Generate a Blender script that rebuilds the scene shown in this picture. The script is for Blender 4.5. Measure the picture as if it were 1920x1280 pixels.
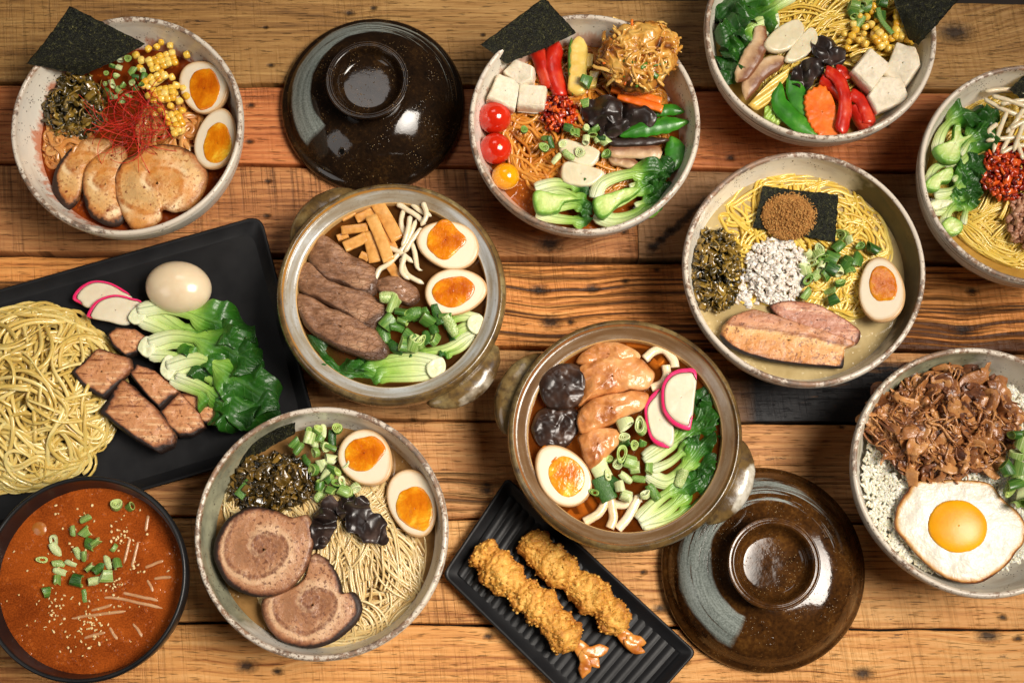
import bpy, math, random
import numpy as np
for _o in list(bpy.data.objects):
    bpy.data.objects.remove(_o)
S = bpy.context.scene
COL = S.collection
PI = math.pi

# ------------------------------------------------------------------ camera
TH = math.radians(13.0)          # tilt of the overhead camera
DIST = 1.42                      # metres from lens to table centre
FPX = 2800.0                     # focal length in photo pixels (1920 wide)
CAMP = np.array([0.0, -DIST * math.sin(TH), DIST * math.cos(TH)])
cam_d = bpy.data.cameras.new('camera')
cam_d.lens = FPX / 1920 * 36
cam_d.sensor_width = 36
cam_d.clip_start = 0.05
cam_d.clip_end = 50
cam = bpy.data.objects.new('camera', cam_d)
cam.location = CAMP
cam.rotation_euler = (TH, 0, 0)
COL.objects.link(cam)
S.camera = cam

# ------------------------------------------------------------------ world, lamps, exposure
W = bpy.data.worlds.new('World')
S.world = W
W.use_nodes = True
_bg = W.node_tree.nodes['Background']
_bg.inputs['Color'].default_value = (1.0, 0.95, 0.88, 1)
_bg.inputs['Strength'].default_value = 0.025


def area(name, loc, tgt, sx, sy, power, col, spread=180):
    d = bpy.data.lights.new(name, 'AREA')
    d.shape = 'RECTANGLE'
    d.size, d.size_y, d.energy, d.color = sx, sy, power, col
    d.spread = math.radians(spread)
    o = bpy.data.objects.new(name, d)
    o.location = loc
    v = np.array(tgt, float) - np.array(loc, float)
    from mathutils import Vector
    o.rotation_euler = Vector(v).to_track_quat('-Z', 'Y').to_euler()
    COL.objects.link(o)
    return o


area('key_softbox', (1.05, -0.12, 1.9), (-0.05, -0.03, 0.0), 1.0, 1.0, 7.8, (1.0, 0.92, 0.82), 44)
area('fill_softbox', (-1.05, -0.5, 1.0), (0.0, 0.0, 0.0), 0.6, 0.6, 1.2, (1.0, 0.96, 0.92), 120)
area('back_softbox', (-0.15, 1.0, 1.5), (0.0, 0.1, 0.0), 0.6, 0.45, 1.4, (1.0, 0.95, 0.9), 120)
S.view_settings.view_transform = 'Standard'
S.view_settings.look = 'None'
S.view_settings.exposure = -0.1
S.view_settings.gamma = 1.0
S.render.engine = 'CYCLES'
S.cycles.use_denoising = True
S.cycles.max_bounces = 6
S.cycles.transparent_max_bounces = 8
S.cycles.caustics_reflective = False
S.cycles.caustics_refractive = False


# ------------------------------------------------------------------ photo pixel -> place on the table
_up = np.array([0, math.cos(TH), math.sin(TH)])
_fw = np.array([0, math.sin(TH), -math.cos(TH)])


def P(px, py, z=0.0):
    d = _fw + _up * ((640 - py) / FPX) + np.array([(px - 960) / FPX, 0, 0])
    t = (z - CAMP[2]) / d[2]
    return CAMP + d * t


def PL(pts, z=0.0):
    return np.array([P(a, b, z)[:2] for a, b in pts])


def PX(px, py, z=0.0):           # metres per photo pixel there
    d = _fw + _up * ((640 - py) / FPX)
    return (z - CAMP[2]) / d[2] / FPX


# ------------------------------------------------------------------ noise
def hash3(ix, iy, iz, s):
    n = (ix * 73856093) ^ (iy * 19349663) ^ (iz * 83492791) ^ (s * 2654435)
    n = (n ^ (n >> 13)) * 1274126177
    n = n & 0x7fffffff
    n = n ^ (n >> 16)
    return (n & 0xffff) / 65535.0


def vn(p, sc, seed=0):
    """value noise in -1..1 at points p (..,3)"""
    q = np.asarray(p, float) * sc
    i = np.floor(q).astype(np.int64)
    f = q - i
    f = f * f * (3 - 2 * f)
    r = 0
    for dx in (0, 1):
        wx = f[..., 0] if dx else 1 - f[..., 0]
        for dy in (0, 1):
            wy = f[..., 1] if dy else 1 - f[..., 1]
            for dz in (0, 1):
                wz = f[..., 2] if dz else 1 - f[..., 2]
                r = r + wx * wy * wz * hash3(i[..., 0] + dx, i[..., 1] + dy, i[..., 2] + dz, seed)
    return r * 2 - 1


def fbm(p, sc, seed=0, oc=3, g=0.5):
    r, a = 0, 1.0
    for k in range(oc):
        r = r + a * vn(p, sc * 2 ** k, seed + k * 17)
        a *= g
    return r


# ------------------------------------------------------------------ objects
def mkmesh(name, V, FL, mat, at=None, smooth=True):
    me = bpy.data.meshes.new(name)
    V = np.asarray(V, np.float32).reshape(-1, 3)
    if not isinstance(FL, list) or (FL and not hasattr(FL[0], 'shape')):
        FL = [np.asarray(FL)]
    FL = [f for f in FL if len(f)]
    me.vertices.add(len(V))
    me.vertices.foreach_set('co', V.ravel())
    loops = np.concatenate([f.ravel() for f in FL]).astype(np.int32)
    tot = np.concatenate([np.full(len(f), f.shape[1]) for f in FL]).astype(np.int32)
    st = np.concatenate([[0], np.cumsum(tot)[:-1]]).astype(np.int32)
    me.loops.add(len(loops))
    me.loops.foreach_set('vertex_index', loops)
    me.polygons.add(len(tot))
    me.polygons.foreach_set('loop_start', st)
    me.polygons.foreach_set('loop_total', tot)
    me.update(calc_edges=True)
    me.validate()
    if smooth:
        me.polygons.foreach_set('use_smooth', np.ones(len(me.polygons), bool))
    for k, v in (at or {}).items():
        a = me.attributes.new(k, 'FLOAT', 'POINT')
        a.data.foreach_set('value', np.asarray(v, np.float32).ravel())
    if mat:
        me.materials.append(mat)
    return me


WL = {}                          # where each object's origin stands


def mk(name, V, FL, mat, parent=None, at=None, smooth=True, org=None):
    V = np.asarray(V, float).reshape(-1, 3)
    if parent is not None:
        off = WL[parent.name]
        if org is None:
            org = off
    elif org is None:
        org = np.array([V[:, 0].mean(), V[:, 1].mean(), V[:, 2].min()])
    org = np.asarray(org, float)
    o = bpy.data.objects.new(name, mkmesh(name, V - org, FL, mat, at, smooth))
    COL.objects.link(o)
    if parent is not None:
        o.parent = parent
        o.location = org - off
    else:
        o.location = org
    WL[o.name] = org
    return o


def empty(name, loc):
    o = bpy.data.objects.new(name, None)
    o.empty_display_size = 0.01
    o.location = loc
    WL[o.name] = np.asarray(loc, float)
    COL.objects.link(o)
    return o


def tag(o, label, cat, group=None, kind=None):
    if label:
        o['label'] = label
    if cat:
        o['category'] = cat
    if group:
        o['group'] = group
    if kind:
        o['kind'] = kind
    return o


def dup(o, loc, rot=(0, 0, 0), sc=1.0):
    c = o.copy()
    COL.objects.link(c)
    c.location = loc
    c.rotation_euler = rot
    c.scale = (sc, sc, sc)
    for ch in list(o.children):
        d = ch.copy()
        COL.objects.link(d)
        d.parent = c
    return c


# ------------------------------------------------------------------ shape makers: each returns (V, [faces], attrs)
def join(*gs):
    V, F, A, n = [], {}, {}, 0
    for v, fl, at in gs:
        v = np.asarray(v).reshape(-1, 3)
        for f in fl:
            if len(f):
                F.setdefault(f.shape[1], []).append(f + n)
        for k in at:
            A.setdefault(k, [])
        V.append(v)
        n += len(v)
    for k in A:
        A[k] = np.concatenate([np.asarray(g[2].get(k, np.zeros(len(np.asarray(g[0]).reshape(-1, 3))))).ravel() for g in gs])
    return np.concatenate(V), [np.concatenate(x) for x in F.values()], A


def grid_faces(n, m, wrap=False):
    i, j = np.meshgrid(np.arange(n - 1), np.arange(m if wrap else m - 1), indexing='ij')
    j2 = (j + 1) % m
    return np.stack([i * m + j, i * m + j2, (i + 1) * m + j2, (i + 1) * m + j], -1).reshape(-1, 4)


def smooth_path(pts, n=40, closed=False):
    """Catmull-Rom through pts (k,d) resampled to n"""
    p = np.asarray(pts, float)
    k = len(p)
    if closed:
        q = np.concatenate([p[-1:], p, p[:2]])
        segs = k
    else:
        q = np.concatenate([[2 * p[0] - p[1]], p, [2 * p[-1] - p[-2]]])
        segs = k - 1
    t = np.linspace(0, segs, 400, endpoint=not closed)
    i = np.minimum(t.astype(int), segs - 1)
    f = (t - i)[:, None]
    a, b, c, d = q[i], q[i + 1], q[i + 2], q[i + 3]
    r = 0.5 * ((2 * b) + (c - a) * f + (2 * a - 5 * b + 4 * c - d) * f ** 2 + (3 * b - a - 3 * c + d) * f ** 3)
    if closed:
        r = np.concatenate([r, r[:1]])
    s = np.concatenate([[0], np.cumsum(np.linalg.norm(np.diff(r, axis=0), axis=1))])
    u = np.linspace(0, s[-1], n, endpoint=not closed)
    return np.stack([np.interp(u, s, r[:, j]) for j in range(r.shape[1])], -1)


def poly_path(pts, n=60, rnd=0.0):
    """closed polygon with straight sides resampled to n, corners softened"""
    p = np.asarray(pts, float)
    r = np.concatenate([p, p[:1]])
    s = np.concatenate([[0], np.cumsum(np.linalg.norm(np.diff(r, axis=0), axis=1))])
    u = np.linspace(0, s[-1], n * 4, endpoint=False)
    q = np.stack([np.interp(u, s, r[:, j]) for j in range(2)], -1)
    w = max(1, int(rnd * n * 4))
    acc = 0
    for k in range(-w, w + 1):
        acc = acc + np.roll(q, k, 0)
    return (acc / (2 * w + 1))[::4]


def sweep(path, w, th, n=2.0, M=8, roll=0.0, cap=True, seed=0, cup=None):
    """superellipse tube along path(s): path (S,N,3); w, th broadcastable to (S,N) are full width / thickness"""
    p = np.asarray(path, float)
    if p.ndim == 2:
        p = p[None]
    Sn, N, _ = p.shape
    t = np.gradient(p, axis=1)
    t /= np.linalg.norm(t, axis=2, keepdims=True) + 1e-12
    up = np.array([0, 0, 1.0])
    s = np.cross(t, up)
    ln = np.linalg.norm(s, axis=2, keepdims=True)
    s = np.where(ln > 1e-4, s / (ln + 1e-12), np.array([1.0, 0, 0]))
    nn = np.cross(s, t)
    w = np.broadcast_to(np.asarray(w, float), (Sn, N))
    th = np.broadcast_to(np.asarray(th, float), (Sn, N))
    ro = np.broadcast_to(np.asarray(roll, float), (Sn, N))
    s, nn = (s * np.cos(ro)[..., None] + nn * np.sin(ro)[..., None],
             nn * np.cos(ro)[..., None] - s * np.sin(ro)[..., None])
    a = np.arange(M) / M * 2 * PI
    cx = np.sign(np.cos(a)) * np.abs(np.cos(a)) ** (2 / n)
    cy = np.sign(np.sin(a)) * np.abs(np.sin(a)) ** (2 / n)
    V = (p[:, :, None, :] + s[:, :, None, :] * (w[..., None] * 0.5 * cx)[..., None]
         + nn[:, :, None, :] * (th[..., None] * 0.5 * cy)[..., None])
    if cup is not None:
        cu = np.broadcast_to(np.asarray(cup, float), (Sn, N))
        V = V + nn[:, :, None, :] * (cu[..., None] * cx ** 2)[..., None]
    base = grid_faces(N, M, True)
    F = [(base[None] + (np.arange(Sn) * N * M)[:, None, None]).reshape(-1, 4)]
    if cap:
        o = (np.arange(Sn) * N * M)[:, None]
        F.append(np.concatenate([o + np.arange(M)[::-1], o + (N - 1) * M + np.arange(M)]))
    rng = np.random.default_rng(seed)
    u = np.broadcast_to(np.linspace(0, 1, N)[None, :, None], (Sn, N, M))
    v = np.broadcast_to(cx[None, None], (Sn, N, M))
    r = np.broadcast_to(rng.random(Sn)[:, None, None], (Sn, N, M))
    return V.reshape(-1, 3), F, {'u': u.ravel(), 'v': v.ravel(), 'r': r.ravel()}


def slab(out, z0, th, rings=10, edge=0.12, dome=0.0, noise=0.0, nsc=200.0, seed=0, side=3, under=0.95, zf=None, bias=0.6):
    """solid from a star-shaped closed outline (N,2): rounded edge, domed and uneven top, flat underside.
    attrs: rad (0 centre..1 rim, >1 on the wall), ang"""
    o = np.asarray(out, float)
    N = len(o)
    c = o.mean(0)
    ts = np.concatenate([[0.02, .06, .11, .17], np.linspace(.22, 1, rings) ** (bias + .15)])
    ts = np.unique(np.clip(ts, 0.02, 1))
    rows, rads = [], []
    e = edge
    for t in ts:
        q = c + (o - c) * t
        k = max(0, (t - (1 - e)) / e) if e > 0 else 0
        z = z0 + th * (1 - 0.45 * (1 - math.sqrt(max(0, 1 - k * k)))) + dome * (1 - t * t)
        rows.append(np.column_stack([q, np.full(N, z)]))
        rads.append(np.full(N, t))
    for k in range(1, side + 1):
        f = k / side
        q = c + (o - c) * (1 - (1 - under) * f)
        rows.append(np.column_stack([q, np.full(N, z0 + th * 0.55 * (1 - f))]))
        rads.append(np.full(N, 1 + 0.5 * f))
    V = np.concatenate(rows)
    rad = np.concatenate(rads)
    if noise:
        d = fbm(V, nsc, seed, 3)
        m = np.clip((1.5 - rad) * 2.2, 0, 1)
        V[:, 2] += noise * d * m
        V[:, 0] += noise * 0.6 * vn(V, nsc * 1.3, seed + 5)
        V[:, 1] += noise * 0.6 * vn(V, nsc * 1.3, seed + 9)
    if zf is not None:
        V[:, 2] += zf(V[:, 0] - c[0], V[:, 1] - c[1])
    F = [grid_faces(len(rows), N, True)]
    F.append(np.arange(N)[None, :])
    F.append(((len(rows) - 1) * N + np.arange(N)[::-1])[None, :])
    ang = np.tile(np.arange(N) / N, len(rows))
    return V, F, {'rad': rad, 'ang': ang}


def ball(c, r, nu=24, nv=14, noise=0.0, nsc=100.0, seed=0, oc=3, rot=None, flat=None):
    u = np.arange(nu) / nu * 2 * PI
    v = np.linspace(0.0, 1, nv) * PI
    v = np.clip(v, 0.03, PI - 0.03)
    vv, uu = np.meshgrid(v, u, indexing='ij')
    d = np.stack([np.sin(vv) * np.cos(uu), np.sin(vv) * np.sin(uu), np.cos(vv)], -1)
    r = np.broadcast_to(np.asarray(r, float), (3,))
    V = d * r
    if noise:
        V = V + d * (noise * fbm(V + np.asarray(c), nsc, seed, oc))[..., None]
    if rot is not None:
        V = V @ np.array(rot).T
    V = V.reshape(-1, 3) + np.asarray(c)
    F = [grid_faces(nv, nu, True)[:, ::-1], np.arange(nu)[None, :], ((nv - 1) * nu + np.arange(nu)[::-1])[None, :]]
    return V, F, {'u': (vv / PI).ravel(), 'v': uu.ravel()}


def lathe(prof, c, seg=128, wob=0.0, seed=0, z0=0.0):
    """prof: (k,3) radius, z, side flag"""
    pr = np.asarray(prof, float)
    a = np.arange(seg) / seg * 2 * PI
    R = pr[:, 0][:, None] * np.ones(seg)
    Z = pr[:, 1][:, None] * np.ones(seg) + z0
    if wob:
        q = np.stack([np.cos(a) * 1.3, np.sin(a) * 1.3, np.full(seg, seed * 1.7)], -1)
        wv = vn(q, 1.0, seed)
        R = R * (1 + wob * wv * (pr[:, 1][:, None] / pr[:, 1].max()))
        Z = Z + wob * 0.05 * vn(q, 1.4, seed + 3) * (pr[:, 1][:, None] / pr[:, 1].max()) * (pr[:, 0][:, None] / pr[:, 0].max())
    V = np.stack([c[0] + R * np.cos(a), c[1] + R * np.sin(a), Z], -1).reshape(-1, 3)
    F = [grid_faces(len(pr), seg, True)]
    F.append(np.arange(seg)[::-1][None, :])
    F.append(((len(pr) - 1) * seg + np.arange(seg))[None, :])
    sd = np.repeat(pr[:, 2], seg)
    return V, F, {'side': sd, 'u': np.repeat(np.linspace(0, 1, len(pr)), seg)}


def rotmat(rx, ry, rz):
    from mathutils import Euler
    return np.array(Euler((rx, ry, rz)).to_matrix())


# ------------------------------------------------------------------ material helpers
class T:
    """tiny node-tree writer"""
    def __init__(s, name):
        s.m = bpy.data.materials.new(name)
        s.m.use_nodes = True
        s.t = s.m.node_tree
        s.n = s.t.nodes
        s.b = s.n['Principled BSDF']
        s._oc = None

    def put(s, sock, v):
        if hasattr(v, 'is_output') or hasattr(v, 'links'):
            s.t.links.new(v, sock)
        elif isinstance(v, (tuple, list)):
            v = tuple(v)
            sock.default_value = v + (1,) if len(v) == 3 and sock.type == 'RGBA' else v
        else:
            sock.default_value = v

    def new(s, t, **k):
        n = s.n.new(t)
        for a, v in k.items():
            setattr(n, a, v)
        return n

    def oc(s):
        if s._oc is None:
            s._oc = s.new('ShaderNodeTexCoord').outputs['Object']
        return s._oc

    def map(s, scale=(1, 1, 1), loc=(0, 0, 0), rot=(0, 0, 0), vec=None):
        n = s.new('ShaderNodeMapping')
        s.put(n.inputs['Vector'], vec or s.oc())
        n.inputs['Scale'].default_value = scale
        n.inputs['Location'].default_value = loc
        n.inputs['Rotation'].default_value = rot
        return n.outputs[0]

    def noise(s, scale, detail=3, rough=0.5, vec=None, dist=0.0):
        n = s.new('ShaderNodeTexNoise')
        s.put(n.inputs['Vector'], vec or s.oc())
        n.inputs['Scale'].default_value = scale
        n.inputs['Detail'].default_value = detail
        n.inputs['Roughness'].default_value = rough
        n.inputs['Distortion'].default_value = dist
        return n.outputs['Fac']

    def voro(s, scale, vec=None, feature='F1', out='Distance', rnd=1.0):
        n = s.new('ShaderNodeTexVoronoi', feature=feature)
        s.put(n.inputs['Vector'], vec or s.oc())
        n.inputs['Scale'].default_value = scale
        n.inputs['Randomness'].default_value = rnd
        return n.outputs[out]

    def wave(s, scale, dist=0.0, detail=2, dscale=1.0, vec=None, dirn='Y', prof='SIN'):
        n = s.new('ShaderNodeTexWave', bands_direction=dirn, wave_profile=prof)
        s.put(n.inputs['Vector'], vec or s.oc())
        n.inputs['Scale'].default_value = scale
        n.inputs['Distortion'].default_value = dist
        n.inputs['Detail'].default_value = detail
        n.inputs['Detail Scale'].default_value = dscale
        return n.outputs['Fac']

    def ma(s, op, a, b=0.0, c=0.0, clamp=False):
        n = s.new('ShaderNodeMath', operation=op, use_clamp=clamp)
        s.put(n.inputs[0], a)
        s.put(n.inputs[1], b)
        s.put(n.inputs[2], c)
        return n.outputs[0]

    def rng(s, x, a, b, c=0.0, d=1.0, smooth=False):
        n = s.new('ShaderNodeMapRange', clamp=True)
        if smooth:
            n.interpolation_type = 'SMOOTHSTEP'
        s.put(n.inputs[0], x)
        for i, v in enumerate((a, b, c, d)):
            n.inputs[i + 1].default_value = v
        return n.outputs[0]

    def ramp(s, x, stops, interp='LINEAR'):
        n = s.new('ShaderNodeValToRGB')
        r = n.color_ramp
        r.interpolation = interp
        while len(r.elements) < len(stops):
            r.elements.new(0.5)
        for e, (p, c) in zip(r.elements, stops):
            e.position = p
            e.color = tuple(c) + (1,)
        s.put(n.inputs[0], x)
        return n.outputs[0]

    def mix(s, f, a, b, mode='MIX'):
        n = s.new('ShaderNodeMix', data_type='RGBA', blend_type=mode)
        s.put(n.inputs[0], f)
        s.put(n.inputs[6], a)
        s.put(n.inputs[7], b)
        return n.outputs[2]

    def attr(s, name):
        n = s.new('ShaderNodeAttribute', attribute_name=name)
        return n.outputs['Fac']

    def orand(s):
        return s.new('ShaderNodeObjectInfo').outputs['Random']

    def sep(s, vec=None):
        n = s.new('ShaderNodeSeparateXYZ')
        s.put(n.inputs[0], vec or s.oc())
        return n.outputs

    def bump(s, h, dist=0.001, strength=1.0, normal=None):
        n = s.new('ShaderNodeBump')
        n.inputs['Strength'].default_value = strength
        n.inputs['Distance'].default_value = dist
        s.put(n.inputs['Height'], h)
        if normal is not None:
            s.put(n.inputs['Normal'], normal)
        return n.outputs[0]

    def out(s, col, rough=0.5, nrm=None, sss=0.0, sr=(1, .5, .3), ss=0.003, coat=0.0, spec=0.5, ior=None, alpha=None):
        b = s.b
        s.put(b.inputs['Base Color'], col)
        s.put(b.inputs['Roughness'], rough)
        s.put(b.inputs['Specular IOR Level'], spec)
        if nrm is not None:
            s.put(b.inputs['Normal'], nrm)
        if sss:
            b.inputs['Subsurface Weight'].default_value = sss
            b.inputs['Subsurface Radius'].default_value = sr
            b.inputs['Subsurface Scale'].default_value = ss
        if coat:
            b.inputs['Coat Weight'].default_value = coat
            b.inputs['Coat Roughness'].default_value = 0.08
        if alpha is not None:
            s.put(b.inputs['Alpha'], alpha)
        return s.m


def sr(r, g, b):                 # sRGB 0..255 -> linear
    f = lambda c: (c / 255 / 12.92) if c <= 10 else ((c / 255 + 0.055) / 1.055) ** 2.4
    return (f(r), f(g), f(b))


# ================================================================== TABLE
def wood(name, cols, seed, gf=900, fine=1.0, streak=0.5, saw=0.0, blotch=1.0, knots=(), paint=None, org=(0, 0), ring=0.5, stain=None):
    t = T(name)
    v = t.map(loc=(seed * 3.17, seed * 1.73, seed))
    x, y, z = t.sep()
    warp = t.noise(1.0, 3, .5, t.map((3.5, 14, 1), (seed * 2.1, seed, 0)))
    yy = t.ma('ADD', y, t.ma('MULTIPLY', warp, 0.003))
    kd = None
    for (px, py, r) in knots:
        k = P(px, py)
        n = t.new('ShaderNodeVectorMath', operation='DISTANCE')
        mp = t.map((0.62, 1, 0), (-(k[0] - org[0]) * 0.62, -(k[1] - org[1]), 0))
        t.put(n.inputs[0], mp)
        n.inputs[1].default_value = (0, 0, 0)
        d = n.outputs['Value']
        rr = r * 0.0005
        dn = t.ma('MULTIPLY_ADD', t.noise(260, 3, .6), rr * 0.9, d)
        m = t.rng(dn, rr * 0.75, rr * 1.7, 1, 0)
        kd = m if kd is None else t.ma('MAXIMUM', kd, m)
        if r > 6:
            g = t.ma('EXPONENT', t.ma('MULTIPLY', t.ma('MULTIPLY', d, d), -1 / (2 * (rr * 2.2) ** 2)))
            yy = t.ma('MULTIPLY_ADD', g, rr * (2.0 if r > 16 else .9), yy)
    growth = t.ma('MULTIPLY_ADD', t.ma('SINE', t.ma('MULTIPLY', yy, gf)), 0.5, 0.5)
    growth = t.ma('POWER', growth, 3.0)
    comb = t.new('ShaderNodeCombineXYZ')
    t.put(comb.inputs[0], x)
    t.put(comb.inputs[1], yy)
    t.put(comb.inputs[2], float(seed))
    fi = t.noise(1.0, 8, .68, t.map((11, 330, 1), vec=comb.outputs[0]))
    bl = t.noise(1.0, 3, .55, t.map((3.2, 11, 1), (seed, seed * 5.1, 0)))
    f = t.ma('MULTIPLY_ADD', t.ma('SUBTRACT', fi, 0.5), 1.9 * fine, 0.5)
    f = t.ma('MULTIPLY_ADD', t.ma('SUBTRACT', growth, 0.3), -ring * .21, f)
    f = t.ma('MULTIPLY_ADD', t.ma('SUBTRACT', bl, 0.5), 1.15 * blotch, f)
    col = t.ramp(f, [(0.08, cols[0]), (0.45, cols[1]), (0.9, cols[2])])
    # dark weathered streaks along the grain, in broad patches
    st = t.noise(1.0, 5, .6, t.map((4, 210, 1), (seed * .7, 0, seed), vec=comb.outputs[0]))
    pat = t.noise(1.0, 2, .5, t.map((2.0, 13, 1), (seed * 7, 1, 0)))
    sm = t.rng(t.ma('MULTIPLY_ADD', pat, 0.55, st), 1.06 - .33 * streak, 1.17 - .33 * streak)
    dk = tuple(c * 0.16 for c in cols[0])
    col = t.mix(t.ma('MULTIPLY', sm, min(1, .5 + .5 * streak)), col, dk)
    # pores and scratches
    po = t.noise(1.0, 2, .5, t.map((55, 620, 1), (0, seed, 0)))
    pm = t.rng(po, .6, .7)
    col = t.mix(t.ma('MULTIPLY', pm, .6), col, dk)
    ck = t.noise(1.0, 5, .6, t.map((3.5, 300, 1), (seed * 1.9, 0, 0), vec=comb.outputs[0]))
    ckm = t.ma('MULTIPLY', t.rng(ck, .62, .66), t.rng(pat, .42, .6))
    col = t.mix(t.ma('MULTIPLY', ckm, .75), col, dk)
    fleck = t.noise(1.0, 4, .7, t.map((26, 110, 1), (seed * .3, 2, 0)))
    fm = t.rng(fleck, .655, .70)
    col = t.mix(t.ma('MULTIPLY', fm, .7), col, dk)
    h = t.ma('MULTIPLY_ADD', fi, .7, t.ma('MULTIPLY', growth, -.25 * ring))
    h = t.ma('MULTIPLY_ADD', sm, -.9, h)
    h = t.ma('MULTIPLY_ADD', pm, -.35, h)
    h = t.ma('MULTIPLY_ADD', ckm, -.8, h)
    saw = max(saw, .35)
    if saw:
        sx = t.ma('MULTIPLY_ADD', y, 0.12, x)
        c2 = t.new('ShaderNodeCombineXYZ')
        t.put(c2.inputs[0], sx)
        t.put(c2.inputs[1], y)
        sw = t.noise(1.0, 4, .65, t.map((230, 7, 1), (seed, 0, 0), vec=c2.outputs[0]))
        sp = t.noise(1.0, 2, .5, t.map((5, 9, 1), (0, seed * 2, 4)))
        ms = t.ma('MULTIPLY', t.rng(sw, .48, .68), t.rng(sp, .36, .58))
        col = t.mix(t.ma('MULTIPLY', ms, .72 * saw), col, tuple(c * .3 for c in cols[0]))
        h = t.ma('MULTIPLY_ADD', ms, -.5, h)
    if paint:
        pn = t.noise(1.0, 5, .65, t.map((7, 60, 1), (seed, 3, 0)))
        pmx = t.rng(x, paint[0] - .03, paint[0] + .03)
        py_ = t.rng(t.ma('MULTIPLY_ADD', y, 9.0, t.ma('MULTIPLY', pn, 1.4)), paint[1] + 1.0, paint[1] + .78)
        pk = t.ma('MULTIPLY', pmx, py_)
        col = t.mix(pk, col, (0.012, 0.012, 0.014))
        h = t.ma('MULTIPLY_ADD', pk, .3, h)
    if stain:
        (ax, ay), (bx, by), wd = stain
        A_, B_ = P(ax, ay), P(bx, by)
        an = math.atan2(B_[1] - A_[1], B_[0] - A_[0])
        mx, my = (A_[0] + B_[0]) / 2 - org[0], (A_[1] + B_[1]) / 2 - org[1]
        ca, sa = math.cos(-an), math.sin(-an)
        sx_, sy_, _ = t.sep(t.map((1, 1, 1), (-(mx * ca - my * sa), -(mx * sa + my * ca), 0), (0, 0, -an)))
        sn = t.noise(120, 4, .65)
        d = t.ma('MULTIPLY_ADD', t.ma('SUBTRACT', sn, .5), wd * .0005 * 2.2, t.ma('ABSOLUTE', sy_))
        m = t.ma('MULTIPLY', t.rng(d, wd * .0005 * .9, wd * .0005 * .3), t.rng(t.ma('MULTIPLY_ADD', sn, .02, t.ma('ABSOLUTE', sx_)), math.hypot(B_[0] - A_[0], B_[1] - A_[1]) / 2 + .012, math.hypot(B_[0] - A_[0], B_[1] - A_[1]) / 2))
        col = t.mix(t.ma('MULTIPLY', m, .85), col, (0.012, 0.011, 0.011))
    if kd is not None:
        col = t.mix(t.ma('MULTIPLY', kd, .93), col, (0.018, 0.009, 0.005))
        h = t.ma('MULTIPLY_ADD', kd, -1.2, h)
    return t.out(col, t.rng(fi, .3, .7, .62, .48), t.bump(h, 0.0014, 1.0), spec=.35)


ROWS = [(-15, 5), (156, 172), (305, 325), (476, 496), (643, 661), (782, 796), (963, 985), (1164, 1181), (1376, 1392)]
GAP = [.0012, .0022, .0016, .0028, .0022, .0014, .0013, .0012, .0012]
tan0 = [sr(94, 62, 30), sr(152, 110, 58), sr(184, 144, 86)]
org1 = [sr(124, 64, 30), sr(186, 108, 58), sr(212, 140, 82)]
brn2 = [sr(104, 60, 32), sr(172, 112, 64), sr(210, 152, 94)]
gry2 = [sr(98, 72, 48), sr(144, 106, 68), sr(172, 132, 92)]
org3 = [sr(136, 74, 32), sr(206, 132, 64), sr(230, 164, 92)]
tan4 = [sr(146, 94, 48), sr(204, 150, 92), sr(222, 174, 114)]
brn5 = [sr(122, 74, 40), sr(196, 136, 80), sr(222, 172, 112)]
tan6 = [sr(146, 88, 42), sr(210, 150, 86), sr(228, 176, 112)]
org7 = [sr(150, 86, 38), sr(214, 150, 82), sr(230, 176, 110)]
# row, from, to (photo px), colours, material options
PLANKS = [
    (0, -420, 2400, tan0, dict(gf=420, streak=.12, blotch=.8, ring=.35, knots=[(1790, 62, 24), (655, 25, 7), (700, 16, 5), (498, 52, 4), (1712, 78, 6), (508, 123, 5), (905, 66, 4)])),
    (1, -420, 2400, org1, dict(gf=1000, streak=.35, ring=.9, saw=.2, knots=[(470, 198, 6), (468, 266, 6), (1370, 296, 7), (1664, 237, 4)])),
    (2, -420, 1195, brn2, dict(gf=700, streak=.3, saw=1.0, ring=.3, knots=[(1030, 458, 17), (1170, 435, 5), (502, 340, 5), (500, 405, 5)])),
    (2, 1196, 2400, gry2, dict(gf=600, streak=.5, saw=.4, ring=.4, knots=[(1222, 462, 8), (1238, 448, 5), (1258, 430, 6)], stain=((1214, 476), (1330, 368), 11))),
    (3, -420, 2400, org3, dict(gf=1100, streak=.85, ring=.6, knots=[(1010, 544, 12), (1110, 541, 10), (1032, 604, 14), (1172, 527, 6), (1806, 620, 12), (1232, 506, 5), (1822, 546, 8), (1070, 604, 6)])),
    (4, -420, 1305, tan4, dict(gf=600, streak=.2, saw=.4, ring=.5)),
    (4, 1306, 2400, brn5, dict(gf=600, streak=.5, ring=.5, paint=(-.25, 0.0))),
    (5, -420, 2400, brn5, dict(gf=700, streak=.6, saw=.4, ring=.7, knots=[(912, 918, 9), (914, 908, 6), (1578, 800, 5)])),
    (6, -420, 2400, tan6, dict(gf=800, streak=.3, saw=.6, ring=.9, knots=[(1238, 1140, 9), (916, 1195, 4), (1880, 1157, 6), (1206, 1072, 5)])),
    (7, -420, 2400, org7, dict(gf=620, streak=.25, saw=.25, ring=1.0, knots=[(462, 1248, 13), (520, 1258, 7), (1852, 1190, 15), (1618, 1262, 13), (916, 1192, 7), (1280, 1240, 8), (1908, 1196, 6)])),
]
_c = P(960, 640)
table = empty('wooden_table', (_c[0], _c[1], -0.026))
tag(table, 'rustic tabletop of weathered reclaimed pine planks under all the dishes', 'table')


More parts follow.
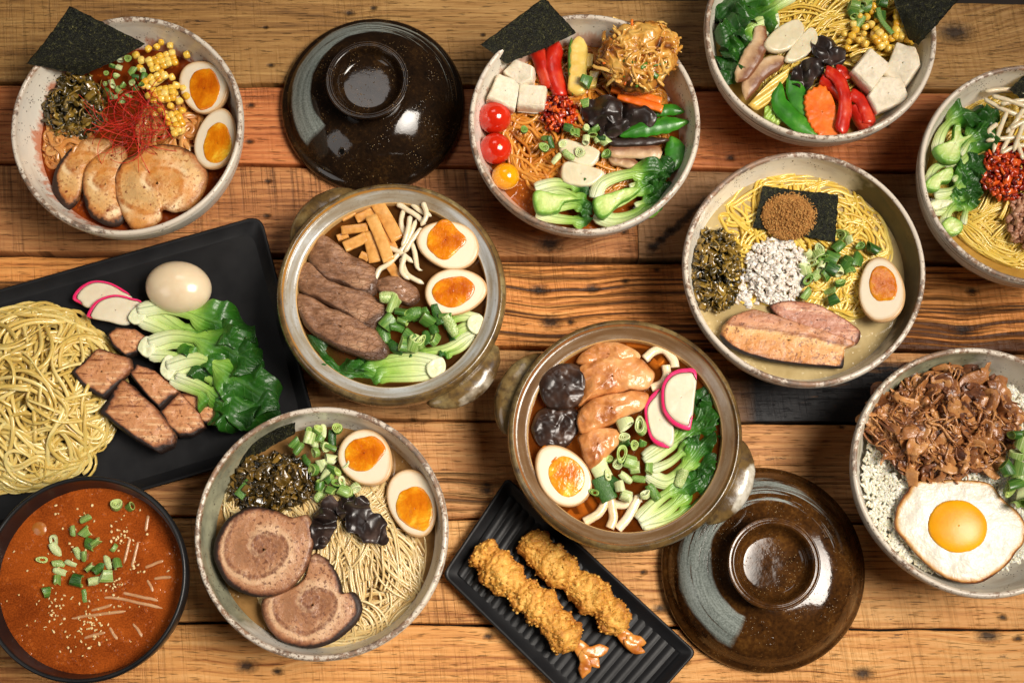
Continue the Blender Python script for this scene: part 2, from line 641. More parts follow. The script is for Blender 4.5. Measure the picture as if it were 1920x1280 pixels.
def plank(row, x0, x1, cols, opt, seed):
    g0, g1 = GAP[row], GAP[row + 1]
    (a0, a1), (b0, b1) = ROWS[row], ROWS[row + 1]
    N = 220
    M = 12
    top0, top1 = P(0, a0), P(1920, a1)
    bot0, bot1 = P(0, b0), P(1920, b1)
    xa, xb = P(x0, (a0 + b0) / 2)[0], P(x1, (a0 + b0) / 2)[0]
    xs = np.linspace(xa, xb, N)
    yt = np.interp(xs, [top0[0], top1[0]], [top0[1], top1[1]]) - g0
    yt = top0[1] + (xs - top0[0]) * (top1[1] - top0[1]) / (top1[0] - top0[0]) - g0
    yb = bot0[1] + (xs - bot0[0]) * (bot1[1] - bot0[1]) / (bot1[0] - bot0[0]) + g1
    q = np.column_stack([xs * 30, np.full(N, seed * 3.3), np.zeros(N)])
    yt = yt + .0008 * fbm(q, 1, seed, 3)
    yb = yb + .0008 * fbm(q, 1, seed + 40, 3)
    cols_ = []
    vs = [(0, -.021), (0, -.0016), (0.006, -.0005), (.02, 0)] + [(k, 0) for k in np.linspace(.06, .94, M)] + [(.98, 0), (.994, -.0005), (1, -.0016), (1, -.021)]
    for f, z in vs:
        y = yb + (yt - yb) * f
        V = np.column_stack([xs, y, np.full(N, z)])
        if -.002 < z:
            V[:, 2] += .0005 * fbm(V * [1, 6, 1], 9, seed + 3, 2)
        cols_.append(V)
    V = np.stack(cols_, 1).reshape(-1, 3)
    K = len(vs)
    F = [grid_faces(N, K), np.arange(K)[None, :], ((N - 1) * K + np.arange(K)[::-1])[None, :]]
    org = np.array([xs.mean(), (yt.mean() + yb.mean()) / 2, 0.0])
    o = dict(opt)
    m = wood('wood_plank', cols, seed, org=org[:2], **o)
    mk('plank', V, F, m, table, org=org)


for i, (r_, a_, b_, c_, o_) in enumerate(PLANKS):
    plank(r_, a_, b_, c_, o_, i + 1)
tb = T('dark_support')
_m = tb.out(tb.mix(tb.noise(40, 3), (0.012, 0.008, 0.006), (0.03, 0.02, 0.014)), .8)
_x, _y = 1.0, 0.62
_V = np.array([[sx * _x, sy * _y, z] for z in (-.026, -.0225) for sx, sy in ((-1, -1), (1, -1), (1, 1), (-1, 1))], float)
_F = np.array([[0, 3, 2, 1], [4, 5, 6, 7], [0, 1, 5, 4], [1, 2, 6, 5], [2, 3, 7, 6], [3, 0, 4, 7]])
mk('support_board', _V, [_F], _m, table, smooth=False, org=(0, 0, -.026))


# ================================================================== VESSELS
HB = 0.09
_OUT = [(.0, .43), (.003, .47), (.006, .50), (.016, .64), (.028, .78), (.045, .90), (.06, .955), (.075, .985), (.084, .998)]
_INN = [(.0875, .948), (.08, .938), (.06, .885), (.045, .81), (.032, .69), (.022, .54), (.015, .36), (.0125, .18), (.012, .02)]


def inner_r(R, z):
    k = sorted(_INN)
    return R * float(np.interp(z, [a for a, b in k], [b for a, b in k]))


def bowl_glaze(name, seed, patch=None, stain=None, grey=.5, rust=1.0, out_stroke=.8):
    t = T(name)
    x, y, z = t.sep()
    side = t.attr('side')
    inside = t.rng(side, .3, .1)
    outside = t.rng(side, .7, .9)
    v = t.map(loc=(seed * 1.3, seed * .7, 0))
    n1 = t.noise(14, 4, .55, v)
    n2 = t.noise(55, 4, .6, v)
    col = t.mix(t.rng(n1, .35, .7), sr(236, 229, 212), sr(218, 213, 202))
    col = t.mix(t.ma('MULTIPLY', t.rng(n2, .5, .75), .3 * grey), col, sr(150, 158, 160))
    # streaks of brushed slip outside
    ang = t.ma('ARCTAN2', y, x)
    cmb = t.new('ShaderNodeCombineXYZ')
    t.put(cmb.inputs[0], t.ma('MULTIPLY', ang, 1.1))
    t.put(cmb.inputs[1], t.ma('MULTIPLY', z, 300))
    cmb.inputs[2].default_value = seed
    sk = t.noise(1.0, 5, .65, cmb.outputs[0])
    skm = t.ma('MULTIPLY', t.rng(sk, .5, .62), outside)
    col = t.mix(t.ma('MULTIPLY', skm, out_stroke), col, t.ramp(n2, [(.3, sr(84, 70, 52)), (.7, sr(150, 128, 98))]))
    pmask = 0.0
    if patch:
        a0, wid, pc = patch
        d = t.ma('COSINE', t.ma('SUBTRACT', ang, math.radians(a0)))
        pm = t.rng(t.ma('MULTIPLY_ADD', t.ma('SUBTRACT', n1, .5), .9, d), math.cos(math.radians(wid)) - .04, math.cos(math.radians(wid)) + .08)
        pm = t.ma('MULTIPLY', pm, inside)
        pcx = t.mix(t.rng(n2, .35, .65), pc, tuple(c * 2.1 for c in pc))
        col = t.mix(t.ma('MULTIPLY', pm, .96), col, pcx)
        pmask = pm
    # inside: beige wash
    wsh = t.noise(22, 3, .6, t.map((1, 1, 3), (seed, 4, 2)))
    col = t.mix(t.ma('MULTIPLY', t.ma('MULTIPLY', t.rng(wsh, .52, .68), inside), .3), col, sr(160, 122, 76))
    # iron specks
    vo = t.voro(330, v)
    vsel = t.noise(70, 2, .5, v)
    spk = t.ma('MULTIPLY', t.rng(vo, .26, .17), t.rng(vsel, .5, .58))
    vo2 = t.voro(130, v)
    spk2 = t.ma('MULTIPLY', t.rng(vo2, .14, .09), t.rng(vsel, .42, .5))
    spk = t.ma('MAXIMUM', spk, spk2)
    col = t.mix(t.ma('MULTIPLY', spk, .8), col, sr(60, 40, 26))
    # rust-brown worn rim
    rm = t.rng(t.ma('ABSOLUTE', t.ma('SUBTRACT', z, HB - .0005)), .0005, .0075, 1, 0)
    rn = t.noise(150, 5, .75, v)
    big = t.noise(9, 2, .5, t.map(loc=(seed, 8, 0)))
    rr = t.rng(t.ma('ADD', t.ma('MULTIPLY', rm, .42), t.ma('ADD', rn, t.ma('MULTIPLY', t.ma('SUBTRACT', big, .5), .9))), .98 - .08 * rust, 1.06 - .08 * rust)
    rr = t.ma('MULTIPLY', rr, t.rng(rm, 0, .15))
    rcol = t.ramp(t.noise(150, 3, .6), [(.35, sr(60, 34, 18)), (.65, sr(134, 86, 46))])
    col = t.mix(t.ma('MULTIPLY', t.rng(rm, .3, .9), .3), col, sr(150, 108, 66))
    col = t.mix(t.ma('MULTIPLY', rr, .8), col, rcol)
    if stain:
        zz, sc_, amt = stain
        sn = t.noise(1.0, 4, .6, t.map((90, 90, 26), (seed, 1, 1)))
        sm = t.ma('MULTIPLY', t.rng(z, zz + .026, zz, 0, 1), inside)
        sm = t.rng(t.ma('MULTIPLY_ADD', sm, .42, sn), .72, .86)
        sm = t.ma('MULTIPLY', sm, inside)
        col = t.mix(t.ma('MULTIPLY', sm, amt), col, sc_)
    h = t.ma('ADD', t.noise(35, 2, .5), t.ma('MULTIPLY', spk, -.3))
    h = t.ma('MULTIPLY_ADD', t.ma('MULTIPLY', skm, 1), .25, h)
    return t.out(col, t.ma('ADD', t.rng(rr, 0, 1, .24, .5), t.ma('MULTIPLY', pmask, .25)), t.bump(h, .0012, .6), spec=.45)


VES = {}


def bowl(key, px, py, rpx, mat, label, name='ramen_bowl', cat='bowl', prof=None, seed=1, wob=.012):
    c = P(px, py, HB)
    R = rpx * PX(px, py, HB)
    o_, i_ = _OUT, _INN
    pr = [(f * R, z, 1.0) for z, f in o_]
    pr = [tuple(q) for q in smooth_path(pr, 34)]
    lip = [(.992 * R, .0885, .8), (.98 * R, HB, .5), (.965 * R, HB, .4), (.953 * R, .089, .2)]
    inn = [(f * R, z, 0.0) for z, f in i_]
    inn = [tuple(q) for q in smooth_path(inn, 34)]
    V, F, A = lathe(pr + lip + inn, c, 144, wob, seed)
    o = mk(name, V, F, mat, at=A, org=(c[0], c[1], 0))
    tag(o, label, cat)
    VES[key] = (c, R)
    return o


bowl('A', 238, 232, 219, bowl_glaze('speckled_glaze_a', 1, stain=(.05, sr(190, 92, 22), .75), rust=.6, out_stroke=.35),
     'speckled white bowl of spicy red ramen with a dark nori sheet leaning over its rim', seed=2)
bowl('B', 1096, 227, 220, bowl_glaze('speckled_glaze_b', 2, stain=(.055, sr(190, 110, 60), .5), rust=.9, out_stroke=.35, patch=None),
     'speckled white bowl of vegetable noodles with cherry tomatoes along its left side', seed=4)
bowl('C', 1540, 57, 219, bowl_glaze('speckled_glaze_c', 3, rust=1.1, out_stroke=1.0),
     'speckled white bowl cut off by the top edge, holding tofu, carrot and mushrooms', seed=6)
bowl('D', 1943, 323, 219, bowl_glaze('speckled_glaze_d', 4, rust=1.1, out_stroke=1.0),
     'speckled white bowl cut off by the right edge, holding bok choy and red chilli mince', seed=8)
bowl('E', 1509, 500, 228, bowl_glaze('speckled_glaze_e', 5, patch=(5, 52, sr(46, 36, 16)), rust=1.25, out_stroke=.5),
     'speckled white bowl of pale broth with a nori square topped by brown powder', seed=10)
bowl('F', 602, 996, 239, bowl_glaze('speckled_glaze_f', 6, patch=(168, 62, sr(108, 108, 88)), rust=1.2, out_stroke=.5),
     'speckled white bowl with two rolled pork slices and thin straight noodles', seed=12)
bowl('H', 1836, 880, 238, bowl_glaze('speckled_glaze_h', 7, patch=(125, 40, sr(120, 122, 98)), rust=1.0, out_stroke=.5),
     'speckled white rice bowl with simmered beef and a fried egg', name='rice_bowl', seed=14)

# black bowl
tk = T('black_lacquer')
_n = tk.noise(60, 3)
m_black = tk.out(tk.mix(_n, (0.006, 0.006, 0.007), (0.014, 0.014, 0.015)), tk.rng(_n, .3, .7, .3, .42), tk.bump(tk.noise(25, 2), .0006, .4), spec=.45)
bowl('G', 157, 1083, 194, m_black, 'round black bowl of red brown dipping soup with scallions and sesame', name='soup_bowl', seed=16, wob=.004)


# ---------------------------------------------------------------- clay pots
def pot_glaze(name, seed, cool):
    t = T(name)
    x, y, z = t.sep()
    u = t.attr('u')
    v = t.map(loc=(seed, seed * 2, 0))
    n1, n2, n3 = t.noise(26, 4, .6, v), t.noise(130, 4, .65, v), t.noise(9, 3, .5, v)
    olive = t.ramp(n1, [(.3, sr(70, 52, 28)), (.5, sr(112, 88, 50)), (.72, sr(140, 124, 84))])
    rim = t.mix(t.rng(n2, .45, .7), olive, sr(62, 46, 30))
    n4 = t.noise(1.0, 4, .6, t.map((16, 16, 260), (seed, 2, 0)))
    ledge = t.ramp(t.ma('MULTIPLY_ADD', n4, .55, t.ma('MULTIPLY', n3, .5)), [(.3, sr(118, 92, 58)), (.48, sr(148, 138, 120)), (.7, sr(196, 204, 210))] if cool else [(.3, sr(74, 48, 26)), (.5, sr(112, 84, 56)), (.66, sr(140, 122, 100)), (.8, sr(176, 172, 166))])
    ledge = t.mix(t.ma('MULTIPLY', t.rng(t.noise(420, 2, .5), .6, .75), .4), ledge, sr(96, 76, 50))
    side = t.attr('side')
    col = t.mix(t.rng(side, .62, .38), rim, ledge)
    # rusty gold line where the glaze breaks on the ridge
    gl = t.rng(t.ma('ABSOLUTE', t.ma('SUBTRACT', side, .56)), .0, .1, 1, 0)
    gm = t.rng(t.ma('MULTIPLY_ADD', n1, .9, t.ma('MULTIPLY', gl, .7)), .8, 1.05)
    col = t.mix(t.ma('MULTIPLY', t.ma('MULTIPLY', gm, t.rng(gl, 0, .3)), .9), col, sr(176, 122, 50) if cool else sr(150, 92, 48))
    inner = t.rng(side, .12, .06)
    col = t.mix(inner, col, sr(210, 170, 110))
    gp = t.attr('white')
    wm = t.rng(t.ma('MULTIPLY_ADD', n1, .5, gp), .78, .9)
    col = t.mix(wm, col, t.mix(t.rng(n2, .4, .7), sr(196, 190, 176), sr(150, 140, 118)))
    h = t.ma('MULTIPLY_ADD', n2, .35, n1)
    return t.out(col, t.rng(n2, .3, .7, .14, .32), t.bump(h, .0011, .5), spec=.55, coat=.2)


ZP = 0.0735        # broth level in the pots


def pot(key, px, py, rpx, mat, label, angs, whites, seed):
    zr = .088
    c = P(px, py, zr)
    R = rpx * PX(px, py, zr)
    root = empty('clay_pot', (c[0], c[1], 0))
    tag(root, label, 'clay pot')
    pr = [(.5, 0, 1), (.58, .001, 1), (.74, .01, 1), (.88, .028, 1), (.955, .05, 1), (.985, .066, 1), (1.0, .077, 1), (.998, .083, .95), (.985, .0868, .85),
          (.966, .0885, .75), (.951, .0886, .62), (.941, .0868, .56), (.932, .0858, .5), (.915, .0852, .4), (.885, .0832, .32), (.86, .0815, .26),
          (.845, .0808, .2), (.836, .0806, .1), (.829, .0795, .02), (.824, .076, 0), (.815, .066, 0), (.78, .045, 0), (.66, .025, 0), (.45, .013, 0), (.2, .01, 0), (.02, .01, 0)]
    pr = [tuple(q) for q in smooth_path([(a * R, z, s) for a, z, s in pr], 90)]
    V, F, A = lathe(pr, c, 144, .005, seed)
    mk('pot_body', V, F, mat, root, at=A)
    for a, wh in zip(angs, whites):
        a = math.radians(a)
        k = np.linspace(-.37, .37, 34)
        bulge = np.cos(np.linspace(-PI / 2, PI / 2, 34)) ** .55
        rr = R * (.955 + .07 * bulge)
        path = np.column_stack([c[0] + rr * np.cos(a + k), c[1] + rr * np.sin(a + k), .064 + .004 * bulge])
        V, F, A = sweep(path, .011 + .020 * bulge, .007 + .011 * bulge, n=2.3, M=20)
        V += (.0006 * fbm(V, 120, seed))[:, None] * [1, 1, 1]
        A['side'] = np.full(len(V), 1.0)
        rad = np.hypot(V[:, 0] - c[0], V[:, 1] - c[1]) / R
        A['white'] = wh * np.clip((rad - 1.005) * 12, 0, 1) * np.clip(1.6 - np.abs(A['u'] - .5) * 3.2, 0, 1) * (V[:, 2] > .06)
        mk('handle', V, F, mat, root, at=A)
    VES[key] = (c, R)


pot('P1', 733, 547, 216, pot_glaze('pot_glaze_cool', 1, True), 'grey olive lidless clay pot holding sliced beef and two egg halves', (130, -48), (.0, .6), 3)
pot('P2', 1173, 812, 221, pot_glaze('pot_glaze_warm', 5, False), 'brown olive lidless clay pot holding chicken, dark mushrooms and one egg half', (156, -24), (.0, .72), 9)


# ---------------------------------------------------------------- lids
def lid_glaze(name, seed, base, start, span, bands):
    t = T(name)
    x, y, z = t.sep()
    r = t.ma('SQRT', t.ma('ADD', t.ma('MULTIPLY', x, x), t.ma('MULTIPLY', y, y)))
    v = t.map(loc=(seed, 0, seed))
    n1, n2 = t.noise(40, 4, .6, v), t.noise(300, 3, .6, v)
    col = t.ramp(t.ma('MULTIPLY_ADD', n2, .5, t.ma('MULTIPLY', n1, .55)), [(.35, base[0]), (.55, base[1]), (.75, base[2])])
    fl = t.voro(420, v)
    flm = t.ma('MULTIPLY', t.rng(fl, .22, .12), t.rng(t.noise(60, 2, .5, v), .5, .62))
    col = t.mix(t.ma('MULTIPLY', flm, .7), col, sr(150, 120, 74))
    # brushed slip arc: runs clockwise from its heavy start
    rot = math.radians(179 - start)
    vr = t.map(rot=(0, 0, rot))
    xr, yr, _ = t.sep(vr)
    ph = t.ma('ARCTAN2', yr, xr)
    s = t.rng(ph, PI, -PI, 0, 1)
    R = bands['R']
    cmb = t.new('ShaderNodeCombineXYZ')
    t.put(cmb.inputs[0], t.ma('MULTIPLY', s, 7.0))
    t.put(cmb.inputs[1], t.ma('MULTIPLY', r, 420.0))
    cmb.inputs[2].default_value = seed * 2.2
    stn = t.noise(1.0, 4, .6, cmb.outputs[0])
    wob = t.ma('MULTIPLY', t.ma('SUBTRACT', t.noise(30, 2, .5, v), .5), .008)
    rw = t.ma('ADD', r, wob)
    lo, hi, lo2, hi2 = (b * R for b in bands['b'])
    # inner edge moves outward along the stroke
    lin = t.ma('MULTIPLY_ADD', t.rng(s, .0, .45), lo2 - lo, lo)
    hin = t.ma('MULTIPLY_ADD', t.rng(s, .0, .45), hi2 - hi, hi)
    m1 = t.rng(t.ma('SUBTRACT', rw, lin), 0, .002)
    m2 = t.rng(t.ma('SUBTRACT', hin, rw), 0, .002)
    band = t.ma('MULTIPLY', m1, m2)
    en = t.ma('MULTIPLY', t.rng(t.ma('ADD', s, t.ma('MULTIPLY', wob, 3.0)), .0, .012), t.rng(s, span, span - .12))
    thr = t.rng(s, bands.get('full', .1) * .5, span * .8, -.12, .22)
    dens = t.rng(t.ma('SUBTRACT', stn, thr), .34, .44)
    m = t.ma('MULTIPLY', t.ma('MULTIPLY', band, en), dens)
    gcol = t.ramp(t.ma('MULTIPLY_ADD', t.noise(700, 2, .5), .5, t.ma('MULTIPLY', stn, .5)), [(.36, sr(88, 96, 90)), (.6, sr(146, 154, 148))])
    col = t.mix(t.ma('MULTIPLY', m, .95), col, gcol)
    # worn bare clay on knob ridges
    h = t.ma('MULTIPLY_ADD', m, .5, t.ma('MULTIPLY', n1, .5))
    h = t.ma('MULTIPLY_ADD', flm, .4, h)
    return t.out(col, t.rng(m, 0, 1, .08, .3), t.bump(h, .0011, .5), spec=.42, coat=.0)


def lid(px, py, rpx, glaze, label, hole, seed, dome):
    c = P(px, py, .006)
    R = rpx * PX(px, py, .006)
    root = empty('pot_lid', (c[0], c[1], 0))
    tag(root, label, 'pot lid')
    mat = glaze(R)
    pr = [(.86, .0, 1), (.97, .0, 1), (.995, .003, 1), (1.0, .007, 1), (.99, .0105, 1)] + [(a, b, 1) for a, b in dome] + [(.2, .046, 1), (.01, .046, 1)]
    pr = [tuple(q) for q in smooth_path([(a * R, z, s) for a, z, s in pr], 60)]
    V, F, A = lathe(pr, c, 144, .004, seed)
    mk('lid_dome', V, F, mat, root, at=A)
    kn = [(.36, .043, 1), (.355, .049, 1), (.375, .056, 1), (.41, .0625, 1), (.432, .0655, 1), (.436, .068, 1), (.425, .0692, 1), (.412, .0685, 1), (.402, .0682, 1), (.39, .0690, 1), (.372, .0685, 1), (.355, .066, 1), (.325, .060, 1), (.285, .0565, 1), (.24, .0555, 1), (.12, .055, 1), (.01, .055, 1)]
    kn = [tuple(q) for q in smooth_path([(a * R, z, s) for a, z, s in kn], 60)]
    V, F, A = lathe(kn, c, 112, .004, seed + 1)
    mk('lid_knob', V, F, mat, root, at=A)
    q = P(hole[0], hole[1], .027)
    th_ = np.arange(24) / 24 * 2 * PI
    rr = math.hypot(q[0] - c[0], q[1] - c[1]) / R
    zz = float(np.interp(rr, [a for a, b in dome[::-1]], [b for a, b in dome[::-1]]))
    nx, ny = (q[0] - c[0]) / (rr * R), (q[1] - c[1]) / (rr * R)
    tl = float(np.interp(rr - .05, [a for a, b in dome[::-1]], [b for a, b in dome[::-1]]) - np.interp(rr + .05, [a for a, b in dome[::-1]], [b for a, b in dome[::-1]])) / (.1 * R)
    rows = []
    for a, dz in ((.0042, -.0006), (.0035, .0005), (.0026, .0006), (.0021, -.0002)):
        X = a * np.cos(th_)
        Y = a * np.sin(th_)
        rad_ = X * nx + Y * ny
        rows.append(np.column_stack([q[0] + X, q[1] + Y, zz + dz - tl * rad_]))
    mk('vent_rim', np.concatenate(rows), [grid_faces(4, 24, True)], mat, root)
    X, Y = .0024 * np.cos(th_), .0024 * np.sin(th_)
    mk('vent_hole', np.column_stack([q[0] + X, q[1] + Y, zz + .0002 - tl * (X * nx + Y * ny)]), [np.arange(24)[None, :]], m_hole, root)
    return root


_th = T('hole_dark')
m_hole = _th.out((.002, .0015, .001), .9, spec=.1)
lid(700, 197, 172, lambda R: lid_glaze('lid_glaze_black', 1, (sr(18, 12, 8), sr(34, 22, 12), sr(62, 42, 20)), 218, .62, {'R': R, 'b': (.6, .87, .76, .95), 'full': .26}),
    'near black glazed pot lid with pale brush arc, standing above the beef clay pot', (642, 288), 5, [(.965, .013), (.93, .0145), (.9, .0175), (.82, .024), (.72, .031), (.6, .0375), (.5, .0415), (.4, .044)])
lid(1430, 1066, 191, lambda R: lid_glaze('lid_glaze_brown', 2, (sr(36, 20, 8), sr(70, 42, 16), sr(104, 68, 28)), 244, .66, {'R': R, 'b': (.52, .86, .62, .86), 'full': .16}),
    'chestnut brown glazed pot lid with grey brush strokes, partly under the chicken clay pot', (1443, 1202), 6, [(.965, .0125), (.935, .0155), (.9, .022), (.84, .030), (.76, .036), (.66, .0400), (.55, .0425), (.42, .0445)])


# ---------------------------------------------------------------- black plates
def inset(c, d):
    c = np.asarray(c, float)
    n = len(c)
    area2 = sum(c[i][0] * c[(i + 1) % n][1] - c[(i + 1) % n][0] * c[i][1] for i in range(n))
    sg = 1 if area2 > 0 else -1
    L = []
    for i in range(n):
        a, b = c[i], c[(i + 1) % n]
        t = (b - a) / np.linalg.norm(b - a)
        nn = np.array([-t[1], t[0]]) * sg
        L.append((a + nn * d, t))
    out = []
    for i in range(n):
        (p, t), (q, s) = L[i - 1], L[i]
        k = np.linalg.solve(np.column_stack([t, -s]), q - p)
        out.append(p + t * k[0])
    return np.array(out)


def plate(name, corners, label, zrim, zfl, ribs, rnd, wall=.014):
    c = PL(corners, zrim)
    N = 240
    rows = []
    for d, z in ((.03, 0), (.016, .0), (.006, zrim * .55), (.0, zrim - .0012), (.0008, zrim), (.0022, zrim), (.0035, zrim - .001), (wall * .7, zfl + .001), (wall, zfl - .0004)):
        q = poly_path(inset(c, d), N, rnd)
        rows.append(np.column_stack([q, np.full(N, z)]))
    K = len(rows)
    g1 = (np.concatenate(rows), [grid_faces(K, N, True)[:, ::-1], np.arange(N)[None, :]], {})
    q = inset(c, wall * .8)
    nu, nv = (420, 14) if ribs else (40, 40)
    U, Vv = np.meshgrid(np.linspace(0, 1, nu), np.linspace(0, 1, nv), indexing='ij')
    B = ((1 - U) * (1 - Vv))[..., None] * q[0] + (U * (1 - Vv))[..., None] * q[1] + (U * Vv)[..., None] * q[2] + ((1 - U) * Vv)[..., None] * q[3]
    z = np.full(U.shape, zfl)
    if ribs:
        L = np.linalg.norm(q[1] - q[0])
        env = .45 + .55 * np.clip(np.abs(U - .55) * 2.6, 0, 1)
        z = z + ribs * (np.abs(np.sin(U * L / .0085 * PI)) - .5) * env + .0035 * (2 * U - 1) ** 6
    else:
        z = z + .0003 * fbm(np.dstack([B, z]), 25, 3, 2)
    g2 = (np.dstack([B, z]).reshape(-1, 3), [grid_faces(nu, nv)], {})
    V, F, A = join(g1, g2)
    o = mk(name, V, F, m_plate, org=(c[:, 0].mean(), c[:, 1].mean(), 0))
    tag(o, label, 'plate')
    return o


tp = T('matte_black_stone')
_n = tp.noise(45, 4, .6)
_n2 = tp.noise(7, 3, .5)
m_plate = tp.out(tp.mix(_n2, (0.005, 0.0052, 0.0058), (0.012, 0.012, 0.0135)), tp.rng(_n, .3, .7, .36, .52), tp.bump(_n, .0004, .35), spec=.3)
plate('serving_plate', [(-250, 612), (489, 402), (600, 822), (-130, 1036)], 'large matte black square-cornered plate under the noodles, pork and whole egg', .017, .0095, 0, .012)
plate('serving_tray', [(951, 893), (1307, 1222), (1152, 1396), (828, 1077)], 'narrow ribbed black tray under the two fried prawns', .016, .008, .0012, .01)


# ================================================================== FOOD: materials
def food(name, stops, scale=60, rough=.4, bs=None, bd=.001, bst=.6, sss=0, ss=.003, coat=0, attr=None, aw=.7, detail=4, spec=.5, objr=0.0, stretch=None, srad=(1, .6, .35)):
    t = T(name)
    vec = t.map(stretch) if stretch else None
    f = t.noise(scale, detail, .6, vec)
    if attr:
        f = t.ma('ADD', t.ma('MULTIPLY', f, 1 - aw), t.ma('MULTIPLY', t.attr(attr), aw))
    if objr:
        f = t.ma('ADD', f, t.ma('MULTIPLY', t.ma('SUBTRACT', t.orand(), .5), objr))
    c = t.ramp(f, stops)
    n = t.bump(t.noise(bs or scale, detail, .6, vec), bd, bst)
    return t.out(c, rough, n, sss=sss, ss=ss, coat=coat, spec=spec, sr=srad)


# boiled egg
t = T('egg_white')
_r = t.attr('rad')
_n = t.noise(60, 3)
_c = t.ramp(t.ma('MULTIPLY_ADD', _n, .12, _r), [(.0, sr(228, 214, 188)), (.9, sr(228, 214, 188)), (1.0, sr(214, 186, 148)), (1.35, sr(196, 158, 112))])
m_eggw = t.out(_c, .32, t.bump(_n, .0006, .3), sss=.35, ss=.003, sr=(1, .8, .6))
t = T('egg_yolk')
_n = t.noise(48, 5, .65, dist=.5)
_r = t.attr('rad')
_f = t.ma('MULTIPLY_ADD', _n, .9, t.ma('MULTIPLY', _r, .14))
_f = t.ma('ADD', _f, t.ma('MULTIPLY', t.ma('SUBTRACT', t.orand(), .5), .16))
_c = t.ramp(_f, [(.34, sr(176, 80, 4)), (.5, sr(208, 116, 8)), (.62, sr(222, 144, 20)), (.74, sr(240, 196, 60))])
m_yolk = t.out(_c, .22, t.bump(t.noise(140, 3, .6), .0016, .6), sss=.25, ss=.003, sr=(1, .5, .1), coat=.25)
m_eggskin = food('marinated_egg_skin', [(.3, sr(214, 192, 158)), (.7, sr(228, 210, 178))], 30, .22, 40, .0004, .25, sss=.3, ss=.004, coat=.3)
# seaweed
t = T('nori')
_n = t.noise(300, 4, .7, dist=.8)
_n2 = t.noise(900, 3, .6)
_c = t.ramp(t.ma('MULTIPLY_ADD', _n2, .5, t.ma('MULTIPLY', _n, .5)), [(.42, sr(5, 6, 4)), (.52, sr(20, 23, 12)), (.6, sr(64, 64, 34)), (.68, sr(128, 120, 78))])
m_nori = t.out(_c, t.rng(_n, .35, .7, .3, .6), t.bump(t.ma('ADD', _n, _n2), .0014, 1.0), spec=.3)
# scallion
t = T('scallion')
_u = t.attr('u')
_o = t.orand()
_n = t.noise(1.0, 3, .6, t.map((1100, 1100, 50)))
_out = t.ramp(t.ma('MULTIPLY_ADD', t.ma('SUBTRACT', _n, .5), 1.1, _o), [(.0, sr(34, 74, 24)), (.35, sr(74, 118, 42)), (.65, sr(134, 164, 80)), (.95, sr(206, 214, 158))])
_in = t.ramp(_o, [(.0, sr(112, 150, 58)), (.5, sr(176, 196, 108)), (1, sr(222, 226, 184))])
m_scal = t.out(t.mix(t.rng(_u, .35, .65), _in, _out), .34, t.bump(_n, .0007, .8), sss=.15, ss=.002, coat=.12)
# noodles
nood = lambda nm, a, b, c, rough=.26: food(nm, [(.1, a), (.5, b), (.9, c)], 120, rough, 200, .0003, .3, sss=.25, ss=.002, attr='r', aw=.7, coat=.3, srad=(1, .7, .35))
m_nood_pale = nood('noodle_pale', sr(200, 168, 84), sr(218, 190, 108), sr(232, 210, 138))
m_nood_yel = nood('noodle_yellow', sr(206, 168, 62), sr(224, 190, 84), sr(236, 208, 112))
m_nood_org = nood('noodle_chilli', sr(170, 98, 26), sr(196, 124, 40), sr(214, 150, 62))
m_nood_spicy = nood('noodle_spicy', sr(176, 110, 48), sr(200, 136, 70), sr(216, 160, 92))
m_nood_thin = nood('noodle_thin', sr(196, 164, 106), sr(214, 186, 130), sr(228, 206, 156))
m_udon = nood('noodle_udon', sr(224, 196, 152), sr(232, 210, 172), sr(240, 222, 190), .22)
m_sprout = food('bean_sprout', [(.2, sr(208, 188, 148)), (.6, sr(224, 210, 180))], 80, .25, 150, .0003, .3, sss=.35, ss=.003, coat=.3)
# leafy greens
t = T('bok_choy')
_u, _v = t.attr('u'), t.attr('v')
_n = t.noise(70, 4, .6)
_f = t.ma('MULTIPLY_ADD', t.ma('SUBTRACT', _n, .5), .16, _u)
_c = t.ramp(_f, [(.0, sr(226, 228, 196)), (.2, sr(200, 214, 142)), (.36, sr(146, 182, 76)), (.47, sr(76, 128, 34)), (.58, sr(38, 90, 18)), (1, sr(22, 64, 14))])
_ve = t.ma('SINE', t.ma('ADD', t.ma('MULTIPLY', _u, 70.0), t.ma('MULTIPLY', t.ma('ABSOLUTE', _v), -9.0)))
_vm = t.ma('MULTIPLY', t.rng(_ve, .9, 1.0), t.rng(_u, .5, .6))
_mid = t.ma('MULTIPLY', t.rng(t.ma('ABSOLUTE', _v), .1, .04), t.rng(_u, .5, .95, .8, 0))
_vm = t.ma('MAXIMUM', t.ma('MULTIPLY', _vm, .35), _mid)
_c = t.mix(t.ma('MULTIPLY', _vm, .32), _c, sr(110, 160, 70))
_fib = t.ma('SINE', t.ma('MULTIPLY', _v, 26.0))
_c = t.mix(t.ma('MULTIPLY', t.ma('MULTIPLY', t.rng(_fib, .3, 1), t.rng(_u, .55, .3)), .22), _c, sr(130, 180, 80))
_h = t.ma('ADD', t.ma('MULTIPLY', _vm, -1.0), t.ma('MULTIPLY_ADD', _fib, .1, _n))
m_bok = t.out(_c, t.rng(_n, .3, .7, .3, .5), t.bump(_h, .0012, .8), sss=.12, ss=.003, coat=.06)
t = T('bok_choy_cut')
_n = t.noise(90, 3, .5)
_c = t.ramp(t.ma('MULTIPLY_ADD', _n, .35, t.ma('MULTIPLY', t.attr('rad'), .62)), [(.2, sr(212, 220, 158)), (.5, sr(190, 208, 124)), (.66, sr(152, 186, 84)), (.8, sr(88, 142, 46))])
m_bokend = food('bok_choy_cut_end', [(.3, sr(206, 210, 164)), (.7, sr(226, 228, 196))], 160, .4, 260, .0008, .6, sss=.2)
